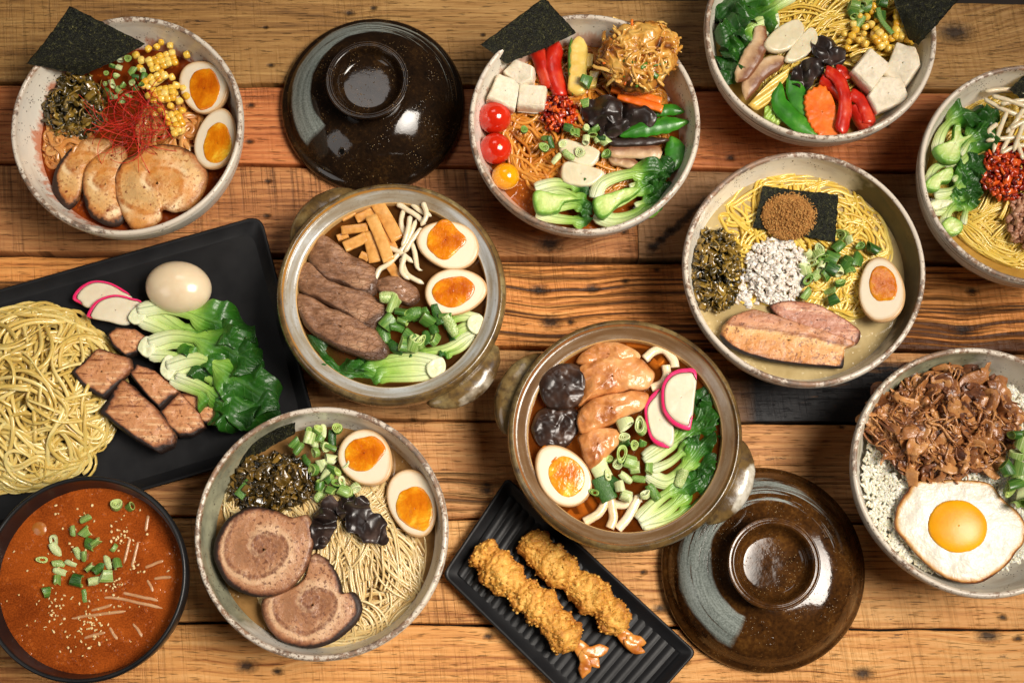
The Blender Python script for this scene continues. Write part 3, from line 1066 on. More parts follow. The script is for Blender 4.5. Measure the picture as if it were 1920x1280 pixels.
m_bokcut = t.out(_c, .38, t.bump(t.ma('ADD', _n, t.noise(300, 3, .6)), .0012, .6), sss=.2, ss=.003, coat=.04)


# meats
def pork(name, meat, fat, brown, char, layer=None, bands=None, spiral=None, core=.02, stain=None):
    """layer=(angle deg) straight strata; spiral=pitch m rolled strata"""
    t = T(name)
    x, y, z = t.sep()
    n0, n1, n2, n3 = t.noise(16, 3, .5), t.noise(45, 5, .65), t.noise(210, 4, .65), t.noise(560, 3, .6)
    if spiral:
        r = t.ma('SQRT', t.ma('ADD', t.ma('MULTIPLY', x, x), t.ma('MULTIPLY', y, y)))
        a = t.ma('ARCTAN2', y, x)
        ph = t.ma('ADD', t.ma('MULTIPLY', r, 2 * PI / spiral), a)
        ph = t.ma('MULTIPLY_ADD', n0, 4.2, ph)
        ph = t.ma('MULTIPLY_ADD', n1, .9, ph)
        s1, s2 = t.ma('SINE', ph), t.ma('SINE', t.ma('ADD', ph, .85))
        c = t.ramp(t.ma('MULTIPLY_ADD', s1, .1, n1), [(.3, tuple(k * .78 for k in meat)), (.5, meat), (.72, fat)])
        c = t.mix(t.ma('MULTIPLY', t.rng(s1, .72, .97), .85), c, fat)
        c = t.mix(t.ma('MULTIPLY', t.ma('MULTIPLY', t.rng(s2, .80, .97), t.rng(n2, .3, .6)), .9), c, brown)
        cr = t.rng(t.ma('MULTIPLY_ADD', t.ma('SUBTRACT', n1, .5), .02, r), core, core * .45)
        c = t.mix(t.ma('MULTIPLY', t.ma('MULTIPLY', cr, t.rng(n2, .3, .6)), .75), c, brown)
        w = s1
    else:
        v = t.map((14, 100, 60), rot=(0, 0, math.radians(-layer)))
        w = t.noise(1.0, 5, .6, v, dist=.4)
        fb = t.noise(1.0, 3, .6, t.map((60, 620, 200), rot=(0, 0, math.radians(-layer))))
        c = t.ramp(t.ma('MULTIPLY_ADD', t.ma('SUBTRACT', fb, .5), .5, w), [(.32, tuple(k * .8 for k in brown)), (.4, meat), (.53, meat), (.6, fat)])
    if bands:
        lv = t.ma('MULTIPLY_ADD', t.ma('SUBTRACT', t.noise(1.0, 4, .6, t.map((26, 26, 26))), .5), .22, t.attr('lay'))
        lv = t.ma('MULTIPLY_ADD', t.ma('SUBTRACT', fb, .5), .16, lv)
        c = t.mix(.78, c, t.ramp(lv, bands))
    fl = t.ma('MULTIPLY', t.rng(t.noise(330, 3, .6), .55, .62), t.rng(n1, .36, .55))
    c = t.mix(t.ma('MULTIPLY', fl, .8), c, tuple(k * .75 for k in brown))
    if stain:
        c = t.mix(t.ma('MULTIPLY', t.rng(t.noise(30, 4, .6, t.map(loc=(3, 1, 0))), .42, .62), .8), c, stain)
        c = t.mix(t.rng(t.noise(150, 2, .5, t.map(loc=(7, 1, 0))), .68, .74), c, sr(110, 36, 10))
    ch = t.attr('char')
    cm = t.rng(t.ma('MULTIPLY_ADD', t.ma('SUBTRACT', n2, .5), .9, ch), .16, .58)
    cm2 = t.rng(t.ma('MULTIPLY_ADD', t.ma('SUBTRACT', n2, .5), .8, t.ma('MULTIPLY_ADD', t.ma('SUBTRACT', n1, .5), .6, ch)), .55, .85)
    c = t.mix(t.ma('MULTIPLY', cm, .85), c, brown)
    c = t.mix(cm2, c, char)
    h = t.ma('ADD', t.ma('MULTIPLY', w, .35), t.ma('ADD', n2, t.ma('MULTIPLY', n3, .4)))
    return t.out(c, t.ma('MAXIMUM', t.rng(n2, .3, .7, .26, .5), t.ma('MULTIPLY', cm, .6)), t.bump(h, .0011, .8), sss=.1, ss=.002, coat=.04)


m_roll = pork('rolled_pork', sr(176, 124, 86), sr(208, 168, 130), sr(112, 62, 34), sr(40, 20, 11), spiral=.026, core=.021)
m_roll_pale = pork('pale_rolled_pork', sr(216, 172, 112), sr(234, 206, 160), sr(158, 88, 32), sr(44, 22, 9), spiral=.03, core=.010, stain=sr(204, 130, 46))
m_block = pork('seared_pork', sr(196, 136, 90), sr(222, 176, 130), sr(134, 76, 42), sr(30, 15, 8), layer=-42)
m_slice = pork('torched_pork', sr(196, 132, 76), sr(220, 168, 106), sr(120, 64, 34), sr(26, 13, 7), layer=-8, bands=[(.0, sr(120, 66, 32)), (.14, sr(196, 130, 66)), (.40, sr(212, 150, 84)), (.54, sr(226, 178, 116)), (.60, sr(128, 72, 44)), (.68, sr(198, 140, 106)), (.84, sr(176, 116, 88)), (.95, sr(128, 74, 50))])
m_slice2 = pork('pink_pork', sr(176, 116, 88), sr(202, 150, 118), sr(112, 62, 44), sr(56, 28, 18), layer=-10)
t = T('sliced_beef')
_n1 = t.noise(1.0, 5, .65, t.map((75, 240, 200), rot=(0, 0, math.radians(38))))
_n2 = t.noise(45, 4, .6)
_c = t.ramp(t.ma('MULTIPLY_ADD', _n2, .55, t.ma('MULTIPLY', _n1, .5)), [(.34, sr(62, 38, 24)), (.48, sr(126, 86, 58)), (.6, sr(164, 120, 88)), (.72, sr(196, 158, 124))])
_ch = t.rng(t.ma('MULTIPLY_ADD', _n2, .6, t.attr('char')), .75, 1.05)
_c = t.mix(t.ma('MULTIPLY', _ch, .8), _c, sr(62, 38, 26))
_cr = t.voro(1.0, t.map((120, 260, 200), rot=(0, 0, math.radians(38))), feature='DISTANCE_TO_EDGE')
_cm = t.ma('MULTIPLY', t.rng(_cr, .07, .0), t.rng(_n2, .42, .6))
_c = t.mix(t.ma('MULTIPLY', _cm, .3), _c, sr(52, 30, 22))
m_beef = t.out(_c, .36, t.bump(t.ma('MULTIPLY_ADD', _cm, -.2, t.ma('ADD', _n1, _n2)), .0026, 1.0), sss=.08, ss=.002, coat=.2)
m_chicken = food('simmered_chicken', [(.3, sr(150, 84, 38)), (.45, sr(198, 130, 72)), (.6, sr(218, 158, 100)), (.78, sr(236, 196, 146))], 55, .3, 130, .0016, .8, sss=.12, ss=.003, coat=.3, attr='tone', aw=.35)
# vegetables
m_tofu = food('tofu', [(.3, sr(200, 186, 158)), (.5, sr(222, 210, 186)), (.65, sr(230, 220, 198))], 60, .5, 240, .0014, .8, sss=.3, ss=.004)
m_tomato = food('tomato_skin', [(.25, sr(176, 22, 8)), (.6, sr(206, 44, 18)), (.85, sr(222, 84, 40))], 25, .12, 30, .0003, .2, sss=.15, ss=.004, coat=.6, srad=(1, .2, .1))
m_tomato_y = food('yellow_tomato_skin', [(.25, sr(214, 130, 6)), (.7, sr(236, 172, 20))], 25, .12, 30, .0003, .2, sss=.2, ss=.004, coat=.6)
m_stemscar = food('stem_scar', [(.3, sr(200, 190, 120)), (.7, sr(226, 220, 160))], 300, .5)
m_pepper = food('red_pepper', [(.25, sr(140, 12, 6)), (.5, sr(190, 32, 14)), (.75, sr(216, 84, 48))], 50, .3, 60, .0005, .35, sss=.12, ss=.003, coat=.15, srad=(1, .2, .1))
m_carrot = food('carrot', [(.3, sr(214, 92, 16)), (.6, sr(232, 116, 30)), (.85, sr(238, 146, 64))], 60, .32, 200, .0005, .5, sss=.2, ss=.003, coat=.2)
m_fungus = food('wood_ear', [(.3, sr(20, 14, 12)), (.55, sr(46, 34, 30)), (.75, sr(92, 74, 66))], 45, .36, 70, .0010, .5, coat=.1)
m_shii = food('shiitake_dark', [(.3, sr(22, 13, 9)), (.55, sr(52, 32, 22)), (.78, sr(92, 64, 46))], 50, .36, 60, .0010, .4, coat=.1)
m_shii_pale = food('shiitake_pale', [(.25, sr(120, 74, 44)), (.5, sr(196, 160, 120)), (.75, sr(222, 196, 160))], 55, .4, 140, .0008, .6, sss=.15, attr='v', aw=.25)
m_daikon = food('daikon', [(.3, sr(204, 190, 154)), (.7, sr(222, 212, 184))], 50, .28, 90, .0004, .35, sss=.4, ss=.005, coat=.25)
m_pea = food('snow_pea', [(.25, sr(24, 84, 12)), (.55, sr(54, 126, 26)), (.8, sr(106, 164, 56))], 60, .32, 120, .0006, .5, sss=.12, coat=.12)
m_squash = food('yellow_squash', [(.25, sr(206, 164, 60)), (.6, sr(228, 198, 104)), (.85, sr(238, 218, 140))], 60, .3, 120, .0006, .5, sss=.25, coat=.2)
m_zuke = food('zucchini_skin', [(.3, sr(40, 82, 20)), (.7, sr(92, 132, 44))], 120, .3)
m_celery = food('celery', [(.3, sr(132, 172, 60)), (.7, sr(186, 208, 112))], 60, .25, 100, .0006, .5, sss=.2, coat=.3)
m_menma = food('bamboo_shoot', [(.25, sr(176, 112, 46)), (.55, sr(210, 152, 78)), (.85, sr(228, 180, 108))], 1.0, .3, 1.0, .0010, .7, sss=.15, coat=.25, stretch=(120, 120, 120), objr=.25)
m_fish = food('fish_cake', [(.3, sr(206, 194, 166)), (.7, sr(218, 208, 184))], 60, .32, 180, .0003, .3, sss=.3, ss=.004)
m_pink = food('pink_rind', [(.3, sr(226, 26, 92)), (.7, sr(240, 64, 122))], 60, .3, sss=.2)
m_corn = food('corn_kernel', [(.1, sr(214, 150, 24)), (.45, sr(228, 184, 60)), (.8, sr(238, 214, 126))], 70, .22, 100, .0004, .3, sss=.3, ss=.003, coat=.4, objr=.5)
m_corncore = food('corn_core', [(.3, sr(206, 160, 70)), (.7, sr(230, 200, 120))], 120, .5)
m_taka = food('pickled_greens', [(.15, sr(24, 22, 10)), (.45, sr(74, 60, 20)), (.7, sr(124, 96, 34)), (.95, sr(168, 138, 62))], 120, .2, 160, .0008, .6, coat=.5, attr='r', aw=.75)
m_taka_dk = food('dark_pickled_greens', [(.15, sr(18, 16, 8)), (.5, sr(58, 44, 16)), (.75, sr(100, 76, 28)), (.97, sr(140, 108, 44))], 120, .2, 160, .0008, .6, coat=.5, attr='r', aw=.75)
m_chilith = food('chilli_thread', [(.1, sr(140, 10, 6)), (.6, sr(196, 26, 14)), (.95, sr(220, 60, 30))], 60, .4, attr='r', aw=.8)
m_chilli = food('chilli_mince', [(.1, sr(74, 8, 4)), (.4, sr(132, 18, 6)), (.62, sr(196, 62, 14)), (.9, sr(226, 100, 30))], 120, .25, 200, .0006, .6, coat=.4, attr='r', aw=.8)
m_onion = food('diced_onion', [(.1, sr(196, 180, 164)), (.45, sr(224, 213, 200)), (.9, sr(238, 230, 218))], 90, .32, 160, .0004, .4, sss=.25, ss=.003, attr='r', aw=.7, coat=.2)
m_powder = food('fish_powder', [(.2, sr(150, 96, 40)), (.5, sr(188, 134, 66)), (.85, sr(214, 166, 96))], 900, .8, 700, .0012, 1, attr='r', aw=.5)
m_stew = food('simmered_beef', [(.22, sr(56, 30, 24)), (.38, sr(112, 68, 42)), (.56, sr(160, 104, 58)), (.8, sr(204, 150, 92))], 90, .3, 220, .0014, .8, sss=.1, coat=.15, attr='r', aw=.4)
m_rice = food('rice', [(.0, sr(218, 208, 180)), (.6, sr(232, 225, 204)), (.9, sr(240, 236, 220))], 90, .3, sss=.35, ss=.003, attr='r', aw=.7, coat=.15)
m_sesame = food('sesame', [(.1, sr(206, 166, 100)), (.9, sr(238, 214, 160))], 90, .4, attr='r', aw=.8)
m_pork_mince = food('pork_mince', [(.1, sr(120, 76, 56)), (.5, sr(170, 120, 92)), (.9, sr(204, 158, 126))], 90, .35, 160, .0012, .7, attr='r', aw=.6)
t = T('batter')
_n, _n2 = t.noise(150, 4, .65), t.noise(34, 3, .5)
_p = t.attr('crest')
_c = t.ramp(t.ma('ADD', t.ma('MULTIPLY', _p, .5), t.ma('MULTIPLY_ADD', _n2, .5, t.ma('MULTIPLY', _n, .25))), [(.3, sr(242, 204, 122)), (.5, sr(234, 186, 94)), (.7, sr(214, 152, 60)), (.9, sr(168, 102, 34))])
m_batter = t.out(_c, .5, t.bump(t.ma('ADD', _n, t.noise(520, 3, .6)), .0016, .9), sss=.15, ss=.003)
m_tail = food('prawn_tail', [(.25, sr(150, 74, 22)), (.5, sr(200, 122, 46)), (.75, sr(222, 166, 84))], 90, .3, 160, .0008, .6, coat=.3)
t = T('fritter')
_r = t.attr('r')
_n = t.noise(70, 4, .6)
_c = t.ramp(t.ma('MULTIPLY_ADD', _r, .5, t.ma('MULTIPLY', _n, .5)), [(.18, sr(60, 28, 10)), (.34, sr(150, 88, 30)), (.52, sr(202, 146, 62)), (.75, sr(226, 184, 102))])
m_fritter = t.out(_c, .26, t.bump(t.noise(180, 3), .0012, .7), sss=.1, coat=.35)
t = T('fried_egg_white')
_r = t.attr('rad')
_n, _n2 = t.noise(60, 4, .6), t.noise(240, 3, .6)
_f = t.ma('MULTIPLY_ADD', t.ma('SUBTRACT', _n, .5), .12, _r)
_c = t.ramp(_f, [(.0, sr(228, 224, 214)), (.6, sr(230, 226, 214)), (.9, sr(222, 214, 196)), (.955, sr(206, 160, 96)), (.985, sr(146, 82, 26)), (1.03, sr(86, 42, 12))])
m_friedw = t.out(_c, .34, t.bump(t.ma('MULTIPLY_ADD', _n2, .3, _n), .003, .6), sss=.2, ss=.003, coat=.05)
m_friedy = food('fried_yolk', [(.3, sr(228, 152, 2)), (.7, sr(244, 180, 8))], 20, .36, 90, .0006, .4, sss=.2, coat=.0, srad=(1, .6, .1))


def broth_mat(name, a, b, oil=None, grain=0.0, rough=.08):
    t = T(name)
    n1, n2 = t.noise(24, 5, .65, dist=.8), t.noise(700, 3, .7)
    c = t.ramp(n1, [(.3, a), (.7, b)])
    if grain:
        c = t.mix(t.ma('MULTIPLY', t.rng(n2, .45, .65), grain), c, tuple(min(1, k * 2.2) for k in b))
        c = t.mix(t.ma('MULTIPLY', t.rng(n2, .5, .36), grain), c, tuple(k * .45 for k in a))
    h = t.noise(60, 2, .5)
    if oil:
        vo = t.voro(230)
        m = t.ma('MULTIPLY', t.rng(vo, .36, .30), t.rng(t.noise(50, 2), .5, .58))
        c = t.mix(t.ma('MULTIPLY', m, .4), c, oil)
        h = t.ma('MULTIPLY_ADD', m, .4, h)
    return t.out(c, rough, t.bump(h, .0012, .35), spec=.5)


def clear_broth(name, tint, body):
    t = T(name)
    tr = t.new('ShaderNodeBsdfTransparent')
    tr.inputs[0].default_value = tint + (1,)
    mx = t.new('ShaderNodeMixShader')
    n = t.noise(30, 3, .6)
    t.put(mx.inputs[0], t.rng(n, .3, .7, .22, .42))
    t.t.links.new(tr.outputs[0], mx.inputs[1])
    t.t.links.new(t.b.outputs[0], mx.inputs[2])
    m = t.out(body, .05, t.bump(t.noise(50, 2), .001, .3), spec=.6)
    o = [k for k in t.n if k.type == 'OUTPUT_MATERIAL'][0]
    t.t.links.new(mx.outputs[0], o.inputs[0])
    return m


# ================================================================== FOOD: builders
def broth(key, z, mat, label):
    c, R = VES[key]
    r = inner_r(R, z) + .0016 if not key.startswith('P') else .82 * R + .0012
    N, K = 96, 14
    a = np.arange(N) / N * 2 * PI
    rows = [np.column_stack([c[0] + r * t * np.cos(a), c[1] + r * t * np.sin(a), np.full(N, z + (.0006 * max(0, t - .93) / .07))]) for t in np.linspace(.03, 1, K)]
    o = mk('broth', np.concatenate(rows), [grid_faces(K, N, True), np.arange(N)[None, :]], mat, org=(c[0], c[1], z))
    o.data.flip_normals() if False else None
    return tag(o, label, 'broth')


def slab_obj(name, pts, z, th, mat, label=None, cat=None, group=None, smooth=True, N=72, rings=10, char=None, parent=None, rnd=.012, tilt=None, **kw):
    out = PL(pts, z + th)
    out = smooth_path(out, N, True) if smooth else poly_path(out, N, rnd)
    V, F, A = slab(out, z, th, rings, **kw)
    c = out.mean(0)
    if char is not None:
        A['char'] = char(V[:, 0] - c[0], V[:, 1] - c[1], A['rad'], A['ang'])
    if tilt:
        p = np.array([c[0], c[1], z])
        V = (V - p) @ rotmat(math.radians(tilt[0]), math.radians(tilt[1]), 0).T + p
    o = mk(name, V, F, mat, parent, at=A, org=(c[0], c[1], z))
    if parent is None:
        tag(o, label, cat, group)
    return o


def ell(px, py, a, b, rot=0, n=20, k=0.0, wob=0.0, seed=0):
    """ellipse in photo pixels; rot counter-clockwise as seen; k makes it egg-shaped"""
    th = np.arange(n) / n * 2 * PI
    w = 1 + wob * vn(np.column_stack([np.cos(th) * 1.5, np.sin(th) * 1.5, np.full(n, seed * 2.3)]), 1.0, seed)
    x, y = a * np.cos(th) * w, b * np.sin(th) * (1 - k * np.cos(th)) * w
    r = math.radians(rot)
    return [(px + x_ * math.cos(r) - y_ * math.sin(r), py - (x_ * math.sin(r) + y_ * math.cos(r))) for x_, y_ in zip(x, y)]


def egg_half(px, py, a, b, rot, z, yolk, label, tilt=(0, 0), k=.13, seed=0, group='halved marinated eggs'):
    c = P(px, py, z)
    root = empty('egg_half', (c[0], c[1], z - b * .0004))
    tag(root, label, 'egg', group)
    out = smooth_path(PL(ell(px, py, a, b, rot, 28, k), z), 64, True)
    cc = out.mean(0)
    N = len(out)
    dep = b * PX(px, py, z) * .92
    rows, rad = [], []
    for t, dz in [(.03, 0), (.2, 0), (.4, 0), (.6, 0), (.75, 0), (.86, 0), (.93, -.0001), (.97, -.0005), (.992, -.0014)]:
        rows.append(np.column_stack([cc + (out - cc) * t, np.full(N, z + dz)]))
        rad.append(np.full(N, t))
    for f in np.linspace(.1, 1.45, 12):
        rows.append(np.column_stack([cc + (out - cc) * math.cos(f) * 1.008, np.full(N, z - dep * math.sin(f) - .001)]))
        rad.append(np.full(N, 1.0 + f * .25))
    V = np.concatenate(rows)
    F = [grid_faces(len(rows), N, True), np.arange(N)[None, :], ((len(rows) - 1) * N + np.arange(N)[::-1])[None, :]]
    p = np.array([cc[0], cc[1], z])
    M_ = rotmat(math.radians(tilt[0]), math.radians(tilt[1]), 0).T
    V = (V - p) @ M_ + p
    mk('egg_white', V, F, m_eggw, root, at={'rad': np.concatenate(rad)}, org=p)
    yx, yy, ya, yb, yr = yolk
    yo = smooth_path(PL(ell(yx, yy, ya, yb, yr, 22, .08, .2, seed + 3), z), 56, True)
    V, F, A = slab(yo, z - .0012, .0017, 9, edge=.14, dome=.0004, noise=.00022, nsc=160, seed=seed, under=.97)
    V = (V - p) @ M_ + p
    mk('yolk', V, F, m_yolk, root, at=A, org=p)
    return root


def nori(corners, label, crumple=.0012, nu=40, nv=40, seed=0, bow=0.0, group=None):
    """corners: (px, py, z) x 4 in order round the sheet"""
    q = np.array([P(a, b, z) for a, b, z in corners])
    U, V = np.meshgrid(np.linspace(0, 1, nu), np.linspace(0, 1, nv), indexing='ij')
    B = ((1 - U) * (1 - V))[..., None] * q[0] + (U * (1 - V))[..., None] * q[1] + (U * V)[..., None] * q[2] + ((1 - U) * V)[..., None] * q[3]
    nrm = np.cross(q[1] - q[0], q[3] - q[0])
    nrm /= np.linalg.norm(nrm)
    if nrm[2] < 0:
        nrm = -nrm
    d = crumple * fbm(B, 38, seed, 3) + crumple * .35 * vn(B, 260, seed + 2) + bow * (4 * U * (1 - U) - .5)
    e = np.maximum(np.abs(U - .5), np.abs(V - .5)) > .49
    B = B + nrm * d[..., None]
    B[e] += .0007 * np.stack([vn(B[e], 330, seed + 7), vn(B[e], 330, seed + 8), 0 * B[e][:, 0]], -1)
    top, bot = B + nrm * .0003, B - nrm * .0003
    VV = np.concatenate([top.reshape(-1, 3), bot.reshape(-1, 3)])
    f = grid_faces(nu, nv)
    n = nu * nv
    idx = np.arange(n).reshape(nu, nv)
    loop = np.concatenate([idx[0, :-1], idx[:-1, -1], idx[-1, :0:-1], idx[:0:-1, 0]])
    sd = np.stack([loop, np.roll(loop, -1), np.roll(loop, -1) + n, loop + n], -1)
    o = mk('nori_sheet', VV, [f, f[:, ::-1] + n, sd], m_nori)
    return tag(o, label, 'nori', group)


# -------- scallion pieces: a few shapes, copied
def _scal_mesh(kind, seed):
    rng = np.random.default_rng(seed)
    g = []
    if kind in (0, 1):
        r, L = .0042, (.0040 if kind == 0 else .0078)
        N = 22
        a = np.arange(N) / N * 2 * PI
        sq = .52 + .45 * rng.random()
        lob = 1 + .10 * np.sin(2 * a + rng.random() * 6) + .06 * np.sin(3 * a + rng.random() * 6)
        sl = .5 * (rng.random() - .3) * (2 if kind == 1 else 1)
        wall = .0009 if kind == 1 else .0012

        def ring(R, w, l0, l1, dx=0.0):
            rows, u = [], []
            for rr, z, uu in ((R - w, l0, 0), (R - .0002, l0, .15), (R, l0 + .0004, 1), (R, l1 - .0004, 1), (R - .0002, l1, .15), (R - w, l1, 0), (R - w - .0001, l0, 0)):
                rows.append(np.column_stack([rr * lob * np.cos(a) + dx, rr * lob * sq * np.sin(a), z + sl * rr * np.cos(a) * (1 if z > 0 else -.6)]))
                u.append(np.full(N, uu))
            return np.concatenate(rows), [grid_faces(len(rows), N, True)], {'u': np.concatenate(u)}
        g.append(ring(r, wall, -L / 2, L / 2))
        if kind == 0 or seed % 2:
            g.append(ring(r * .66, .0007, -L / 2 + .0003, L / 2 - .0002, .0003))
        if kind == 0 and seed % 2:
            g.append(ring(r * .38, .0006, -L / 2 + .0003, L / 2 - .0005, .0005))
        for q in g[1:]:
            q[2]['u'] = q[2]['u'] * .4
    else:
        L = .009 + .005 * rng.random()
        k = np.linspace(-1, 1, 11)
        path = np.column_stack([k * L / 2, .0014 * k * k * (rng.random() - .3), .0011 * np.sin(k * 2 + seed)])
        V, F, A = sweep(path, .0066 * (1 - .25 * np.abs(k) ** 3), .0009, n=3, M=16, cup=-.0020 * (1 + .4 * np.sin(k * 3)))
        V[:, 2] += .0004 * vn(V, 500, seed)
        A = {'u': np.where(np.tile(np.sin(np.arange(16) / 16 * 2 * PI) > -.1, 11), 1.0, .2)}
        g.append((V, F, A))
    V, F, A = join(*g)
    return mkmesh('scallion_piece', V, F, m_scal, A)


SCAL = [_scal_mesh(k, s) for k, s in ((0, 1), (0, 2), (0, 5), (1, 3), (1, 4), (1, 8), (2, 6), (2, 7))]


def scallions(pts, z, label, group, seed=0, size=1.0, kinds=(0, 1, 2, 3, 4, 5, 6, 7), h=.006, rise=None):
    rng = np.random.default_rng(seed)
    for i, p in enumerate(pts):
        k = int(rng.choice(kinds))
        zz = z + h * rng.random() + (rise(p) if rise else 0)
        o = bpy.data.objects.new('scallion_slice', SCAL[k])
        COL.objects.link(o)
        o.location = P(p[0], p[1], zz)
        s = size * (0.74 + .36 * rng.random())
        o.scale = (s, s, s)
        if k < 3:
            o.rotation_euler = (rng.normal(0, .45), rng.normal(0, .45), rng.random() * 6.28)
        elif k < 6:
            o.rotation_euler = (PI / 2 + rng.normal(0, .35), rng.random() * 6.28, rng.random() * 6.28)
        else:
            o.rotation_euler = (rng.normal(0, .4), rng.normal(0, .4), rng.random() * 6.28)
        tag(o, label, 'scallion', group)


def scatter(px, py, rx, ry, n, seed=0, rot=0, mind=9):
    rng = np.random.default_rng(seed)
    out, tries = [], 0
    c, s = math.cos(math.radians(rot)), math.sin(math.radians(rot))
    while len(out) < n and tries < 6000:
        tries += 1
        a, r = rng.random() * 6.283, math.sqrt(rng.random())
        x, y = rx * r * math.cos(a), ry * r * math.sin(a)
        p = (px + x * c - y * s, py - (x * s + y * c))
        if all((p[0] - q[0]) ** 2 + (p[1] - q[1]) ** 2 > mind ** 2 for q in out):
            out.append(p)
    return out


# -------- heaps of small bits, joined
def bits(cen, L, w, th, seed=0, curv=0.0, pitch=.5, roll=.6, n=2.4, N=6, M=7, taper=0.0, wig=0.0, yaw=None, ysd=9, wf=130):
    rng = np.random.default_rng(seed)
    Sn = len(cen)
    L = L * (.6 + .8 * rng.random(Sn))
    ya = rng.random(Sn) * 2 * PI if yaw is None else yaw + rng.normal(0, ysd, Sn)
    pi_ = rng.normal(0, pitch, Sn)
    k = np.linspace(-.5, .5, N)
    cv = rng.normal(0, curv, Sn)
    an = ya[:, None] + cv[:, None] * k[None]
    cv2 = rng.normal(0, curv * .7, Sn)
    pt = pi_[:, None] + cv2[:, None] * k[None]
    st = np.stack([np.cos(an) * np.cos(pt), np.sin(an) * np.cos(pt), np.sin(pt)], -1) * (L / N)[:, None, None]
    path = np.cumsum(st, 1)
    path = path - path.mean(1, keepdims=True) + np.asarray(cen)[:, None, :]
    if wig:
        path = path + wig * np.stack([vn(path, wf, seed), vn(path, wf, seed + 1), vn(path, wf, seed + 2)], -1)
    tp = 1 - taper * np.abs(2 * k) ** 2.5
    ww = (w * (.6 + .8 * rng.random(Sn)))[:, None] * tp
    tt = (th * (.7 + .6 * rng.random(Sn)))[:, None] * tp
    ro = rng.normal(0, roll, Sn)[:, None] + np.zeros(N)
    return sweep(path, ww, tt, n, M, ro, True, seed)


def heap(px, py, rx, ry, n, z0, h, seed=0, rot=0, core=.25):
    """points spread over a mound"""
    rng = np.random.default_rng(seed)
    r, a = np.sqrt(rng.random(n)), rng.random(n) * 2 * PI
    x, y = rx * r * np.cos(a), ry * r * np.sin(a)
    c, s = math.cos(math.radians(rot)), math.sin(math.radians(rot))
    X, Y = px + x * c - y * s, py - (x * s + y * c)
    z = z0 + h * (1 - r ** 2) * (core + (1 - core) * rng.random(n) ** .5) + .001 * rng.random(n)
    return np.array([P(p, q, zz) for p, q, zz in zip(X, Y, z)])


def stuff(name, g, mat, label, cat=None, smooth=True):
    V, F, A = g
    o = mk(name, V, F, mat, at=A, smooth=smooth)
    return tag(o, label, cat or name.replace('_', ' '), kind='stuff')


def mound(px, py, rx, ry, z0, h, noise=.002, nsc=120, seed=0, rot=0, r=.15):
    """solid lumpy body under a heap"""
    out = smooth_path(PL(ell(px, py, rx, ry, rot, 20, 0, .12, seed), z0 + h * .4), 56, True)
    V, F, A = slab(out, z0, h * .25, 10, edge=.2, dome=h * .7, noise=noise, nsc=nsc, seed=seed)
    A['r'] = np.full(len(V), r)
    A['u'] = np.full(len(V), .5)
    A['v'] = np.zeros(len(V))
    return V, F, A


